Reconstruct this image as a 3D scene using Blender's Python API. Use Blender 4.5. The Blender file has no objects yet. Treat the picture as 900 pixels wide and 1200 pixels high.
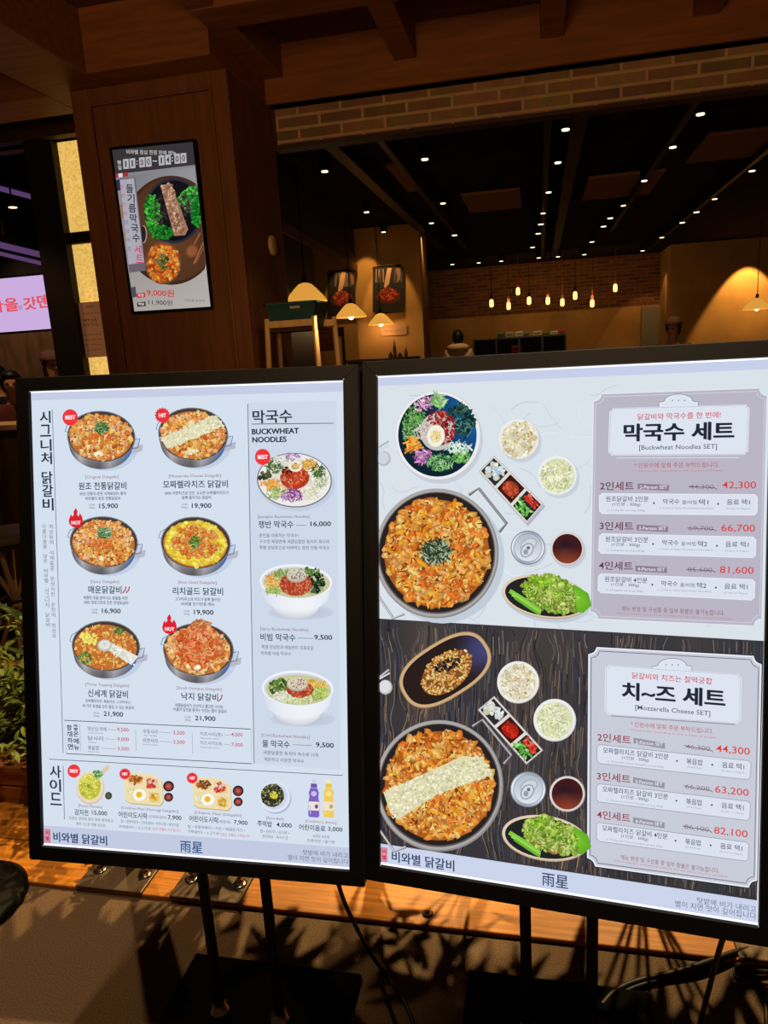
import bpy, bmesh, math, random
import numpy as np
from mathutils import Vector, Matrix, Euler

# ------------------------------------------------------------------ camera, world, light, exposure
S = bpy.context.scene
COL = S.collection
S.view_settings.view_transform = 'Standard'
S.view_settings.look = 'None'
S.view_settings.gamma = 1.0
S.view_settings.use_curve_mapping = False
S.view_settings.exposure = 0.0
S.cycles.use_denoising = True
S.cycles.max_bounces = 6
S.cycles.sample_clamp_indirect = 4.0

FPX = 850.0
M = np.array([[0.9773620778006353, -0.011905448208041645, -0.21123832318069163],
              [0.20319111251870334, -0.22543244248662955, 0.9528345004706596],
              [-0.058963892939970716, -0.9741860572690815, -0.21791003912597873]])
CAM = np.array([0.0, 0.0, 1.535])
cam_d = bpy.data.cameras.new('camera')
cam_d.sensor_fit = 'VERTICAL'; cam_d.sensor_height = 36.0; cam_d.sensor_width = 27.0
cam_d.lens = FPX / 1200.0 * 36.0
cam_d.clip_start = 0.05; cam_d.clip_end = 100
cam = bpy.data.objects.new('camera', cam_d); COL.objects.link(cam)
mw = Matrix.Identity(4)
for i in range(3):
    mw[i][0] = M[i][0]; mw[i][1] = -M[i][1]; mw[i][2] = -M[i][2]; mw[i][3] = CAM[i]
cam.matrix_world = mw
S.camera = cam

world = bpy.data.worlds.new('dim_hall'); S.world = world; world.use_nodes = True
world.node_tree.nodes['Background'].inputs[0].default_value = (1.0, 0.55, 0.25, 1)
world.node_tree.nodes['Background'].inputs[1].default_value = 0.016

def light(name, kind, loc, energy, color=(1, .75, .45), target=None, size=.05, angle=60, blend=.4, sx=None):
    d = bpy.data.lights.new(name, kind); d.energy = energy; d.color = color
    if kind == 'AREA':
        d.shape = 'DISK' if sx is None else 'RECTANGLE'; d.size = size
        if sx: d.size = sx[0]; d.size_y = sx[1]
    else:
        d.shadow_soft_size = size
    if kind == 'SPOT':
        d.spot_size = math.radians(angle); d.spot_blend = blend
    o = bpy.data.objects.new(name, d); COL.objects.link(o); o.location = loc
    if target is not None:
        o.rotation_euler = (Vector(target) - Vector(loc)).to_track_quat('-Z', 'Y').to_euler()
    return o

# downlights in the coffered ceiling over the signs (they throw the signs' shadows back over the floor)
light('ceiling_downlight', 'SPOT', (-1.14, 1.26, 2.82), 85, (1, .74, .46), (-1.1, 1.36, 0), .04, 100, .7)
light('ceiling_downlight', 'SPOT', (.24, 1.11, 2.82), 400, (1, .74, .46), (.6, 1.4, 0), .04, 100, .7)
# spots at the restaurant front behind the planting: light the deck through the leaves
light('planter_spot', 'SPOT', (.35, 3.75, 2.5), 470, (1, .68, .28), (.35, 1.98, 0), .02, 37, .5)
light('planter_spot', 'SPOT', (-.85, 3.75, 2.5), 520, (1, .68, .28), (-.95, 1.98, 0), .02, 36, .5)
light('planter_spot', 'SPOT', (-2.0, 2.75, 2.75), 130, (1, .64, .28), (-1.75, 2.1, .3), .02, 56, .4)
# added fill spot, brightens the wooden stand and bin beside the pillar
light('stand_fill', 'SPOT', (-.55, 2.7, 2.85), 16, (1, .64, .3), (-1.1, 3.45, 1.6), .04, 36, .6)
# added warm fill behind the viewer, brightens the coffers, the pillar and the brick lintel
light('front_fill', 'SPOT', (-.4, -1.3, 1.9), 190, (1, .60, .27), (-.3, 3.9, 3.0), .5, 62, .6)

# ------------------------------------------------------------------ pixel rays and small maths
def ray(x, y): return M @ np.array([(x - 450) / FPX, (y - 600) / FPX, 1.0])
def W(x, y, b):
    r = ray(x, y); return Vector(CAM + r * b / r[1])
def F(x, y, z=0.0):
    r = ray(x, y); return Vector(CAM + r * (z - CAM[2]) / r[2])
def proj(p):
    q = M.T @ (np.array(p) - CAM)
    return np.array([450 + FPX * q[0] / q[2], 600 + FPX * q[1] / q[2]])

def lin(c):
    out = []
    for v in c[:3]:
        v = max(0, min(255, v)) / 255.0
        out.append(v / 12.92 if v <= .04045 else ((v + .055) / 1.055) ** 2.4)
    return tuple(out)

# ------------------------------------------------------------------ materials
def mat(name, col, rough=.6, metal=0.0, spec=.3, noise=None, bump=None, emit=None, est=1.0):
    m = bpy.data.materials.new(name); m.use_nodes = True
    nt = m.node_tree; p = nt.nodes['Principled BSDF']
    c = lin(col)
    p.inputs['Base Color'].default_value = (*c, 1)
    p.inputs['Roughness'].default_value = rough
    p.inputs['Metallic'].default_value = metal
    p.inputs['Specular IOR Level'].default_value = spec
    if noise:
        scale, amt, stretch = noise
        tc = nt.nodes.new('ShaderNodeTexCoord'); mp = nt.nodes.new('ShaderNodeMapping')
        mp.inputs['Scale'].default_value = stretch
        n = nt.nodes.new('ShaderNodeTexNoise'); n.inputs['Scale'].default_value = scale; n.inputs['Detail'].default_value = 5
        r = nt.nodes.new('ShaderNodeValToRGB')
        r.color_ramp.elements[0].position = .3; r.color_ramp.elements[1].position = .7
        r.color_ramp.elements[0].color = (*[v * (1 - amt) for v in c], 1)
        r.color_ramp.elements[1].color = (*[min(1, v * (1 + amt)) for v in c], 1)
        nt.links.new(tc.outputs['Object'], mp.inputs[0]); nt.links.new(mp.outputs[0], n.inputs['Vector'])
        nt.links.new(n.outputs['Fac'], r.inputs[0]); nt.links.new(r.outputs[0], p.inputs['Base Color'])
        if bump:
            b = nt.nodes.new('ShaderNodeBump'); b.inputs['Strength'].default_value = bump; b.inputs['Distance'].default_value = .01
            nt.links.new(n.outputs['Fac'], b.inputs['Height']); nt.links.new(b.outputs[0], p.inputs['Normal'])
    if emit:
        p.inputs['Emission Color'].default_value = (*lin(emit), 1)
        p.inputs['Emission Strength'].default_value = est
    return m

def brick_mat(name, c1, c2, mortar, bw, bh, ms, rough=.85):
    m = bpy.data.materials.new(name); m.use_nodes = True
    nt = m.node_tree; p = nt.nodes['Principled BSDF']; p.inputs['Roughness'].default_value = rough
    p.inputs['Specular IOR Level'].default_value = .15
    tc = nt.nodes.new('ShaderNodeTexCoord'); sp = nt.nodes.new('ShaderNodeSeparateXYZ'); cb = nt.nodes.new('ShaderNodeCombineXYZ')
    ad = nt.nodes.new('ShaderNodeMath'); ad.operation = 'ADD'
    nt.links.new(tc.outputs['Object'], sp.inputs[0])
    nt.links.new(sp.outputs[0], ad.inputs[0]); nt.links.new(sp.outputs[1], ad.inputs[1])
    nt.links.new(ad.outputs[0], cb.inputs[0]); nt.links.new(sp.outputs[2], cb.inputs[1])
    b = nt.nodes.new('ShaderNodeTexBrick')
    b.inputs['Color1'].default_value = (*lin(c1), 1); b.inputs['Color2'].default_value = (*lin(c2), 1); b.inputs['Mortar'].default_value = (*lin(mortar), 1)
    b.inputs['Scale'].default_value = 1; b.inputs['Brick Width'].default_value = bw; b.inputs['Row Height'].default_value = bh
    b.inputs['Mortar Size'].default_value = ms; b.inputs['Mortar Smooth'].default_value = .3; b.inputs['Bias'].default_value = .1
    nt.links.new(cb.outputs[0], b.inputs['Vector'])
    n = nt.nodes.new('ShaderNodeTexNoise'); n.inputs['Scale'].default_value = 14; n.inputs['Detail'].default_value = 4
    nt.links.new(tc.outputs['Object'], n.inputs['Vector'])
    mx = nt.nodes.new('ShaderNodeMixRGB'); mx.blend_type = 'MULTIPLY'; mx.inputs[0].default_value = .6
    nt.links.new(b.outputs['Color'], mx.inputs[1]); nt.links.new(n.outputs['Color'], mx.inputs[2])
    mx2 = nt.nodes.new('ShaderNodeMixRGB'); mx2.blend_type = 'MULTIPLY'; mx2.inputs[0].default_value = 1; mx2.inputs[2].default_value = (1.5, 1.5, 1.5, 1)
    nt.links.new(mx.outputs[0], mx2.inputs[1])
    nt.links.new(mx2.outputs[0], p.inputs['Base Color'])
    bp = nt.nodes.new('ShaderNodeBump'); bp.inputs['Strength'].default_value = .5; bp.inputs['Distance'].default_value = .01; bp.invert = True
    nt.links.new(b.outputs['Fac'], bp.inputs['Height']); nt.links.new(bp.outputs[0], p.inputs['Normal'])
    return m

def print_mat(name, strength):
    m = bpy.data.materials.new(name); m.use_nodes = True
    nt = m.node_tree; nt.nodes.clear()
    out = nt.nodes.new('ShaderNodeOutputMaterial'); e = nt.nodes.new('ShaderNodeEmission'); a = nt.nodes.new('ShaderNodeAttribute')
    a.attribute_name = 'ink'; e.inputs[1].default_value = strength
    nt.links.new(a.outputs['Color'], e.inputs[0]); nt.links.new(e.outputs[0], out.inputs[0])
    m.cycles.emission_sampling = 'NONE'
    return m

def paper_mat(name):
    m = bpy.data.materials.new(name); m.use_nodes = True
    nt = m.node_tree; p = nt.nodes['Principled BSDF']; a = nt.nodes.new('ShaderNodeAttribute'); a.attribute_name = 'ink'
    p.inputs['Roughness'].default_value = .6
    nt.links.new(a.outputs['Color'], p.inputs['Base Color'])
    return m

def emit_mat(name, col, st, sample=True):
    m = bpy.data.materials.new(name); m.use_nodes = True
    nt = m.node_tree; nt.nodes.clear()
    out = nt.nodes.new('ShaderNodeOutputMaterial'); e = nt.nodes.new('ShaderNodeEmission')
    e.inputs[0].default_value = (*lin(col), 1); e.inputs[1].default_value = st
    nt.links.new(e.outputs[0], out.inputs[0])
    if not sample: m.cycles.emission_sampling = 'NONE'
    return m

# ------------------------------------------------------------------ objects and mesh helpers
def tag(o, label=None, cat=None, group=None, kind=None):
    if label: o['label'] = label
    if cat: o['category'] = cat
    if group: o['group'] = group
    if kind: o['kind'] = kind
    return o

def empty(name, loc, label, cat, group=None):
    o = bpy.data.objects.new(name, None); COL.objects.link(o); o.location = loc; o.empty_display_size = .05
    return tag(o, label, cat, group)

def link(name, me, m=None, parent=None, world_space=True):
    o = bpy.data.objects.new(name, me); COL.objects.link(o)
    if m: me.materials.append(m)
    if parent is not None:
        o.parent = parent
        if world_space:
            o.location = -wloc(parent)
    return o

def wloc(o):
    v = Vector(o.location)
    while o.parent: o = o.parent; v += Vector(o.location)
    return v

class MB:
    def __init__(s): s.bm = bmesh.new()
    def box(s, x0, x1, y0, y1, z0, z1, bev=0.0, mtx=None):
        r = bmesh.ops.create_cube(s.bm, size=1)
        vs = r['verts']
        for v in vs:
            v.co = Vector((x0 + (v.co.x + .5) * (x1 - x0), y0 + (v.co.y + .5) * (y1 - y0), z0 + (v.co.z + .5) * (z1 - z0)))
        if bev:
            es = list({e for v in vs for e in v.link_edges})
            r2 = bmesh.ops.bevel(s.bm, geom=es, offset=bev, segments=2, affect='EDGES', profile=.5)
            vs = list({v for f in r2['faces'] for v in f.verts} | {v for v in vs if v.is_valid})
        if mtx:
            for v in vs: v.co = mtx @ v.co
        return s
    def tube(s, pts, r, n=10, cap=True):
        pts = [Vector(p) for p in pts]; rs = r if isinstance(r, (list, tuple)) else [r] * len(pts)
        rings = []
        up = None
        for i, p in enumerate(pts):
            d = (pts[min(i + 1, len(pts) - 1)] - pts[max(i - 1, 0)]).normalized()
            if up is None:
                up = Vector((0, 0, 1)) if abs(d.z) < .9 else Vector((1, 0, 0))
            a = d.cross(up).normalized(); b = a.cross(d).normalized(); up = b
            rings.append([s.bm.verts.new(p + (a * math.cos(t) + b * math.sin(t)) * rs[i]) for t in [2 * math.pi * k / n for k in range(n)]])
        for q, w in zip(rings, rings[1:]):
            for k in range(n): s.bm.faces.new((q[k], q[(k + 1) % n], w[(k + 1) % n], w[k]))
        if cap:
            s.bm.faces.new(rings[0]); s.bm.faces.new(rings[-1][::-1])
        return s
    def lathe(s, prof, c=(0, 0, 0), n=28, cap0=True, cap1=True):
        c = Vector(c); rings = []
        for r, z in prof:
            rings.append([s.bm.verts.new(c + Vector((r * math.cos(2 * math.pi * k / n), r * math.sin(2 * math.pi * k / n), z))) for k in range(n)])
        for q, w in zip(rings, rings[1:]):
            for k in range(n): s.bm.faces.new((q[k], q[(k + 1) % n], w[(k + 1) % n], w[k]))
        if cap0: s.bm.faces.new(rings[0][::-1])
        if cap1: s.bm.faces.new(rings[-1])
        return s
    def face(s, pts):
        s.bm.faces.new([s.bm.verts.new(Vector(p)) for p in pts]); return s
    def prism(s, pts, ext):
        ext = Vector(ext)
        a = [s.bm.verts.new(Vector(p)) for p in pts]; b = [s.bm.verts.new(Vector(p) + ext) for p in pts]
        n = len(a)
        s.bm.faces.new(a[::-1]); s.bm.faces.new(b)
        for k in range(n): s.bm.faces.new((a[k], a[(k + 1) % n], b[(k + 1) % n], b[k]))
        return s
    def build(s, name, m=None, parent=None, smooth=False, mtx=None):
        bmesh.ops.recalc_face_normals(s.bm, faces=s.bm.faces)
        if mtx: s.bm.transform(mtx)
        me = bpy.data.meshes.new(name); s.bm.to_mesh(me); s.bm.free()
        if smooth:
            for p in me.polygons: p.use_smooth = True
        o = link(name, me, m, parent)
        return o

# ------------------------------------------------------------------ printed artwork: flat inked shapes on a plane
_tc = {}
def tmesh(txt, off=0.0):
    k = (txt, off)
    if k in _tc: return _tc[k]
    c = bpy.data.curves.new('t', 'FONT'); c.body = txt; c.size = 1; c.offset = off; c.resolution_u = 3
    o = bpy.data.objects.new('t', c); COL.objects.link(o)
    bpy.context.view_layer.update()
    me = o.evaluated_get(bpy.context.evaluated_depsgraph_get()).to_mesh()
    vs = np.array([(v.co.x, v.co.y) for v in me.vertices]) if len(me.vertices) else np.zeros((1, 2))
    fs = [tuple(p.vertices) for p in me.polygons]
    o.evaluated_get(bpy.context.evaluated_depsgraph_get()).to_mesh_clear()
    bpy.data.objects.remove(o); bpy.data.curves.remove(c)
    _tc[k] = (vs, fs); return _tc[k]

class Plane:
    """a real flat surface in the hall: origin, unit right u, unit down v; pixels of the photo are traced onto it"""
    def __init__(s, o, u, v):
        s.o = np.array(o, float); s.u = np.array(u, float); s.v = np.array(v, float)
        s.n = np.cross(s.u, -s.v)
        s.mtx = Matrix.Identity(4)
        for i in range(3):
            s.mtx[i][0] = s.u[i]; s.mtx[i][1] = -s.v[i]; s.mtx[i][2] = s.n[i]; s.mtx[i][3] = s.o[i]
    def uv(s, x, y):
        r = ray(x, y); t = ((s.o - CAM) @ s.n) / (r @ s.n); p = CAM + r * t - s.o
        return p @ s.u, p @ s.v
    def pt(s, u, v, h=0.0): return Vector(s.o + s.u * u + s.v * v + s.n * h)
    def scales(s, x, y):
        a, b = s.uv(x, y); p0 = s.o + s.u * a + s.v * b
        q = proj(p0); d = .002
        return np.linalg.norm(proj(p0 + s.u * d) - q) / d, np.linalg.norm(proj(p0 + s.v * d) - q) / d

def mixc(a, b, t): return tuple(a[i] + (b[i] - a[i]) * t for i in range(3))
def mul(c, k): return tuple(min(255, v * k) for v in c)

class Art:
    def __init__(s, plane, z0=.0005, seed=1):
        s.p = plane; s.z = z0; s.V = []; s.Fc = []; s.C = []; s.r = random.Random(seed); s.hold = None
    def up(s, d=1.6e-5): s.z += d
    def _add(s, uvs, cols, faces, z=None):
        b = len(s.V); z = s.z if z is None else z
        for (a, c) in uvs: s.V.append((a, -c, z))
        s.C.extend(cols)
        for f in faces: s.Fc.append(tuple(b + i for i in f))
    def poly(s, pts, col, z=None):
        cols = col if isinstance(col, list) else [col] * len(pts)
        s._add([s.p.uv(*q) for q in pts], cols, [tuple(range(len(pts)))], z)
        if z is None: s.up()
    def fan(s, c, pts, cc, ce, z=None):
        n = len(pts); ces = ce if isinstance(ce, list) else [ce] * n
        s._add([s.p.uv(*c)] + [s.p.uv(*q) for q in pts], [cc] + ces, [(0, 1 + i, 1 + (i + 1) % n) for i in range(n)], z)
        if z is None: s.up()
    def epts(s, cx, cy, rx, ry, rot=0, n=32, a0=0, a1=360):
        R = math.radians(rot); out = []
        m = n if a1 - a0 >= 360 else n + 1
        for i in range(m):
            t = math.radians(a0 + (a1 - a0) * i / n)
            x, y = rx * math.cos(t), ry * math.sin(t)
            out.append((cx + x * math.cos(R) - y * math.sin(R), cy + x * math.sin(R) + y * math.cos(R)))
        return out
    def ell(s, cx, cy, rx, ry, col, rot=0, edge=None, n=36):
        s.fan((cx, cy), s.epts(cx, cy, rx, ry, rot, n), col, edge or col)
    def line(s, pts, w, col, closed=False, z=None):
        P = [np.array(q, float) for q in pts]
        if closed: P = P + [P[0]]
        uv = []; 
        for i, q in enumerate(P):
            if closed: a = P[i - 1] if i > 0 else P[-2]; b = P[i + 1] if i < len(P) - 1 else P[1]
            else: a = P[max(i - 1, 0)]; b = P[min(i + 1, len(P) - 1)]
            d = b - a; d = d / (np.linalg.norm(d) + 1e-9); nn = np.array([-d[1], d[0]]) * w / 2
            uv.append(s.p.uv(*(q + nn))); uv.append(s.p.uv(*(q - nn)))
        fs = [(2 * i, 2 * i + 1, 2 * i + 3, 2 * i + 2) for i in range(len(P) - 1)]
        cols = [col] * len(uv) if not isinstance(col, list) else [c for c in col for _ in (0, 1)]
        s._add(uv, cols, fs, z)
        if z is None: s.up()
    def lev(s, i): return s.z + (i % 60) * 4e-6
    def inell(s, cx, cy, rx, ry, rot):
        t = s.r.uniform(0, 2 * math.pi); q = math.sqrt(s.r.random()); R = math.radians(rot)
        x, y = rx * q * math.cos(t), ry * q * math.sin(t)
        return cx + x * math.cos(R) - y * math.sin(R), cy + x * math.sin(R) + y * math.cos(R)
    def blob(s, x, y, a, b, rot, col, dark=.66, lite=1.18, i=0, n=7):
        pts = []
        R = math.radians(rot)
        for k in range(n):
            t = 2 * math.pi * k / n; q = s.r.uniform(.72, 1.12)
            u, v = a * q * math.cos(t), b * q * math.sin(t)
            pts.append((x + u * math.cos(R) - v * math.sin(R), y + u * math.sin(R) + v * math.cos(R)))
        es = [mul(col, s.r.uniform(dark, 1.0)) for _ in pts]
        s.fan((x - a * .15, y - b * .2), pts, mul(col, lite), es, s.lev(i))
    def chunks(s, where, n, smin, smax, pal, asp=(.5, .95), dark=.62, lite=1.2):
        for i in range(n):
            x, y = where() if callable(where) else s.inell(*where)
            a = s.r.uniform(smin, smax)
            s.blob(x, y, a, a * s.r.uniform(*asp), s.r.uniform(0, 180), mul(s.r.choice(pal), s.r.uniform(.88, 1.1)), dark, lite, i)
        s.up(60 * 4e-6 + 1e-5)
    def strands(s, where, n, ln, w, pal, bend=.5, ang=None):
        for i in range(n):
            x, y = where() if callable(where) else s.inell(*where)
            t = s.r.uniform(0, math.pi) if ang is None else math.radians(s.r.gauss(*ang))
            l = s.r.uniform(.6, 1.2) * ln; k = s.r.uniform(-bend, bend)
            p = []
            for j in range(4):
                q = (j / 3 - .5) * l; p.append((x + q * math.cos(t + k * (j / 3 - .5)), y + q * math.sin(t + k * (j / 3 - .5))))
            s.line(p, w * s.r.uniform(.7, 1.3), mul(s.r.choice(pal), s.r.uniform(.8, 1.15)), z=s.lev(i))
        s.up(60 * 4e-6 + 1e-5)
    def leaves(s, where, n, ln, w, pal):
        for i in range(n):
            x, y = where() if callable(where) else s.inell(*where)
            t = s.r.uniform(0, 2 * math.pi); l = ln * s.r.uniform(.7, 1.2)
            c, d = math.cos(t), math.sin(t); col = mul(s.r.choice(pal), s.r.uniform(.8, 1.15))
            pts = [(x - c * l / 2, y - d * l / 2), (x - d * w / 2, y + c * w / 2), (x + c * l / 2, y + d * l / 2), (x + d * w / 2, y - c * w / 2)]
            s.fan((x, y), pts, mul(col, 1.15), [mul(col, .7), col, mul(col, 1.1), mul(col, .8)], s.lev(i))
        s.up(60 * 4e-6 + 1e-5)
    def t(s, txt, cx, cy, w, h, col, b=0.0, rot=0, ox=0.0):
        vs, fs = tmesh(txt, b)
        mn, mx = vs.min(0), vs.max(0); sz = np.maximum(mx - mn, 1e-4)
        su, sv = s.p.scales(cx, cy)
        a, c = s.p.uv(cx, cy)
        q = (vs - (mn + mx) / 2) / sz * np.array([w / su, h / sv])
        if rot:
            R = math.radians(rot); q = q @ np.array([[math.cos(R), math.sin(R)], [-math.sin(R), math.cos(R)]])
        s._add([(a + x, c - y) for x, y in q], [col] * len(q), fs)
        if ox:
            s._add([(a + x + ox / su, c - y + ox * .3 / sv) for x, y in q], [col] * len(q), fs, s.z + 3e-6)
        s.up()
    def vt(s, txt, pos, w, h, col, b=0.0, ox=0.0):
        for ch, (x, y) in zip(txt, pos):
            if ch != ' ': s.t(ch, x, y, w, h, col, b, 0, ox)
    def build(s, name, m, parent, label=None):
        me = bpy.data.meshes.new(name)
        me.from_pydata(s.V, [], s.Fc)
        at = me.color_attributes.new('ink', 'FLOAT_COLOR', 'POINT')
        arr = np.ones((len(s.V), 4), np.float32)
        lut = {}
        for i, c in enumerate(s.C):
            k = tuple(c[:3])
            if k not in lut: lut[k] = lin(c)
            arr[i, :3] = lut[k]
        at.data.foreach_set('color', arr.ravel())
        me.materials.append(m)
        o = bpy.data.objects.new(name, me); COL.objects.link(o)
        o.parent = parent
        if label: o['label'] = label
        return o
# ------------------------------------------------------------------ shared materials
m_floor = mat('brown_stone', (104, 82, 64), .75, spec=.25, noise=(260, .45, (1, 1, 1)), bump=.25)
m_deck = mat('orange_deck_wood', (188, 118, 36), .5, spec=.3, noise=(9, .35, (.5, 9, 9)), bump=.15)
m_pillar = mat('brown_veneer', (112, 66, 36), .55, spec=.25, noise=(6, .22, (5, 5, .5)))
m_veneer2 = mat('brown_ceiling_veneer', (128, 76, 38), .6, spec=.2, noise=(6, .22, (.6, 6, 6)))
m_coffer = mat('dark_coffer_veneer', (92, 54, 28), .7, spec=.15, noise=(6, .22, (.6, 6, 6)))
m_black = mat('black_satin_metal', (9, 8, 8), .55, spec=.12)
m_blackp = mat('black_paint', (14, 13, 13), .8, spec=.1)
m_ceil = mat('black_ceiling', (34, 27, 22), .9, spec=.1, noise=(3, .5, (1, 1, 1)))
m_darkwood = mat('dark_wood', (62, 38, 22), .6, spec=.2, noise=(5, .25, (5, 5, .6)))
m_plaster = mat('ochre_plaster', (196, 146, 84), .85, spec=.1, noise=(1.6, .22, (1, 1, 1)), bump=.1)
m_mall = mat('brown_rough_wall', (104, 74, 50), .85, spec=.1, noise=(2.5, .35, (4, 4, 1)), bump=.4)
m_brick = brick_mat('pale_brick', (150, 112, 80), (112, 84, 62), (176, 140, 104), .23, .0585, .009)
m_brick2 = brick_mat('red_brown_brick', (142, 92, 58), (104, 66, 42), (150, 108, 72), .23, .0667, .008)
m_steel = mat('dark_brushed_steel', (92, 78, 66), .5, .6, noise=(40, .2, (8, 1, 1)))
m_chrome = mat('polished_steel', (220, 205, 185), .22, 1.0)
m_cable = mat('black_rubber', (12, 12, 12), .55, spec=.4)

def struct(o): o['kind'] = 'structure'; return o

# ------------------------------------------------------------------ floor, deck, ceilings
struct(MB().box(-9, 8, -1.6, 16, -.12, 0).build('floor', m_floor))
d = MB()
d.box(-4.5, 3.2, 1.64, 1.815, -.02, .012, .004).box(-4.5, 3.2, 1.821, 2.0, -.02, .012, .004)
struct(d.build('trim_1', m_deck))

ZC = 3.06
struct(MB().box(-6, 6, 3.9, 4.04, 2.79, ZC).build('wall_lintel_top', m_darkwood))
struct(MB().box(-6, 6, -1.6, 4.2, ZC, ZC + .1).build('ceiling', m_coffer))
b = MB()                                    # coffer beams
b.box(-2.262, -1.94, -1.6, 3.97, 2.80, ZC, .006)
b.box(-1.94, -1.349, 3.22, 3.97, 2.80, ZC, .006)
struct(b.build('trim_2', m_veneer2))
b = MB()
b.box(-6, -2.262, 3.4, 3.66, 2.80, ZC, .006)
b.box(-1.349, 6, 3.06, 3.26, 2.90, ZC, .006)
b.box(-1.349, 6, 3.88, 3.97, 2.79, ZC, .004)
b.box(-1.94, 6, 1.9, 2.1, 2.90, ZC, .006)
for x in (-1.30, -.616, .078, .747, 1.44, 2.13):
    b.box(x - .055, x + .055, -1.6, 3.06, 2.905, ZC, .005)
    b.box(x - .055, x + .055, 3.26, 3.88, 2.905, ZC, .005)
struct(b.build('trim_3', m_veneer2))

# brick lintel over the restaurant opening
o = struct(MB().box(-1.349, 6, 3.972, 4.04, 2.616, 2.79).build('wall_lintel', m_brick))
b = MB(); b.box(-1.349, 6, 3.955, 4.05, 2.596, 2.616, .003); b.box(-1.349, -1.335, 3.955, 3.975, 2.616, 2.79)
struct(b.build('trim_4', m_darkwood))

# pillar with a moulded front panel
b = MB(); b.box(-2.134, -1.349, 3.398, 3.97, 0, 2.80)
b.box(-2.134, -2.046, 3.383, 3.40, 0, 2.80, .003); b.box(-1.427, -1.349, 3.383, 3.40, 0, 2.80, .003)
b.box(-2.046, -1.427, 3.383, 3.40, 2.735, 2.80, .003); b.box(-2.046, -1.427, 3.383, 3.40, 0, .16, .003)
struct(b.build('wall_pillar', m_pillar))
b = MB()
for x in (-2.046, -1.439): b.box(x, x + .012, 3.377, 3.392, .16, 2.735, .003)
b.box(-2.034, -1.439, 3.377, 3.392, 2.723, 2.735, .003)
struct(b.build('trim_5', m_pillar))

# lit yellow stone wall left of the pillar, in a dark frame
def lit_stone():
    m = bpy.data.materials.new('backlit_yellow_stone'); m.use_nodes = True; nt = m.node_tree
    p = nt.nodes['Principled BSDF']; tc = nt.nodes.new('ShaderNodeTexCoord'); n = nt.nodes.new('ShaderNodeTexNoise')
    n.inputs['Scale'].default_value = 60; n.inputs['Detail'].default_value = 8; n.inputs['Roughness'].default_value = .8
    r = nt.nodes.new('ShaderNodeValToRGB')
    r.color_ramp.elements[0].position = .36; r.color_ramp.elements[0].color = (*lin((204, 156, 68)), 1)
    r.color_ramp.elements[1].position = .6; r.color_ramp.elements[1].color = (*lin((246, 206, 112)), 1)
    nt.links.new(tc.outputs['Object'], n.inputs['Vector']); nt.links.new(n.outputs['Fac'], r.inputs[0])
    nt.links.new(r.outputs[0], p.inputs['Emission Color']); p.inputs['Emission Strength'].default_value = .9
    nt.links.new(r.outputs[0], p.inputs['Base Color'])
    return m
m_yellow = lit_stone()
struct(MB().box(-2.66, -2.0, 4.02, 4.06, 2.38, 2.79).build('window_1', m_yellow))
zb = W(80, 280, 4.0).z
struct(MB().box(-2.67, -2.0, 4.02, 4.06, .3, zb - .03).build('window_2', m_yellow))
bpy.data.objects['window_1'].data.transform(Matrix.Identity(4))
o = bpy.data.objects['window_1']
for v in o.data.vertices:
    if v.co.z < 2.5: v.co.z = zb + .03
b = MB(); b.box(-2.84, -2.66, 3.96, 4.1, 0, 2.8, .004); b.box(-2.66, -2.0, 3.98, 4.05, zb - .032, zb + .03, .003)
b.box(-2.66, -2.0, 3.98, 4.05, 0, .3); b.box(-2.2, -2.0, 3.98, 4.05, 0, 2.8)
struct(b.build('trim_6', mat('near_black_wood', (34, 23, 15), .6, spec=.15)))
struct(MB().box(-6, -1.94, 3.97, 4.12, 2.79, ZC).build('wall_soffit', m_veneer2))

# ------------------------------------------------------------------ restaurant interior
ZI = 3.0
struct(MB().box(-2.4, 9, 4.04, 15.4, ZI, ZI + .1).build('ceiling_1', m_ceil))
# left side: dark wood wall with a dark glazed opening
A = Vector((-1.92, 3.97, 0)); Bp = Vector((-2.0, 5.85, 0)); Cp = Vector((-2.2, 9.15, 0))
def wallseg(mb, p, q, z0, z1, th=.08):
    d = (q - p).normalized(); n = Vector((-d.y, d.x, 0)) * th
    mb.prism([p + Vector((0, 0, z0)), q + Vector((0, 0, z0)), q + n + Vector((0, 0, z0)), p + n + Vector((0, 0, z0))], (0, 0, z1 - z0))
zh = W(336, 266, 5.95).z
b = MB(); wallseg(b, A, Bp, 0, ZI); wallseg(b, Bp, Cp, zh, ZI)
P1 = Bp.lerp(Cp, .30); wallseg(b, P1, P1 + (Cp - Bp).normalized() * .08, 0, zh)
struct(b.build('wall_left', m_darkwood))
b = MB(); wallseg(b, Bp, P1, 0, zh, .03); struct(b.build('window_3', mat('dark_glass', (6, 5, 5), .5, spec=.15)))
b = MB(); wallseg(b, Bp + Vector((.02, 0, 0)), Cp + Vector((.02, 0, 0)), zh - .05, zh + .03, .05)
struct(b.build('trim_7', m_pillar))
# plaster pier with the framed photographs and the plaster wall beside it
pxl, pxr = W(430, 330, 9.2).x, W(487, 330, 9.2).x
struct(MB().box(pxl - .16, pxr + .07, 9.2, 9.75, 0, ZI).build('wall_pier', m_plaster))
struct(MB().box(-5.0, pxl - .16, 9.9, 10.0, 0, ZI).build('wall_side', m_plaster))
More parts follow.
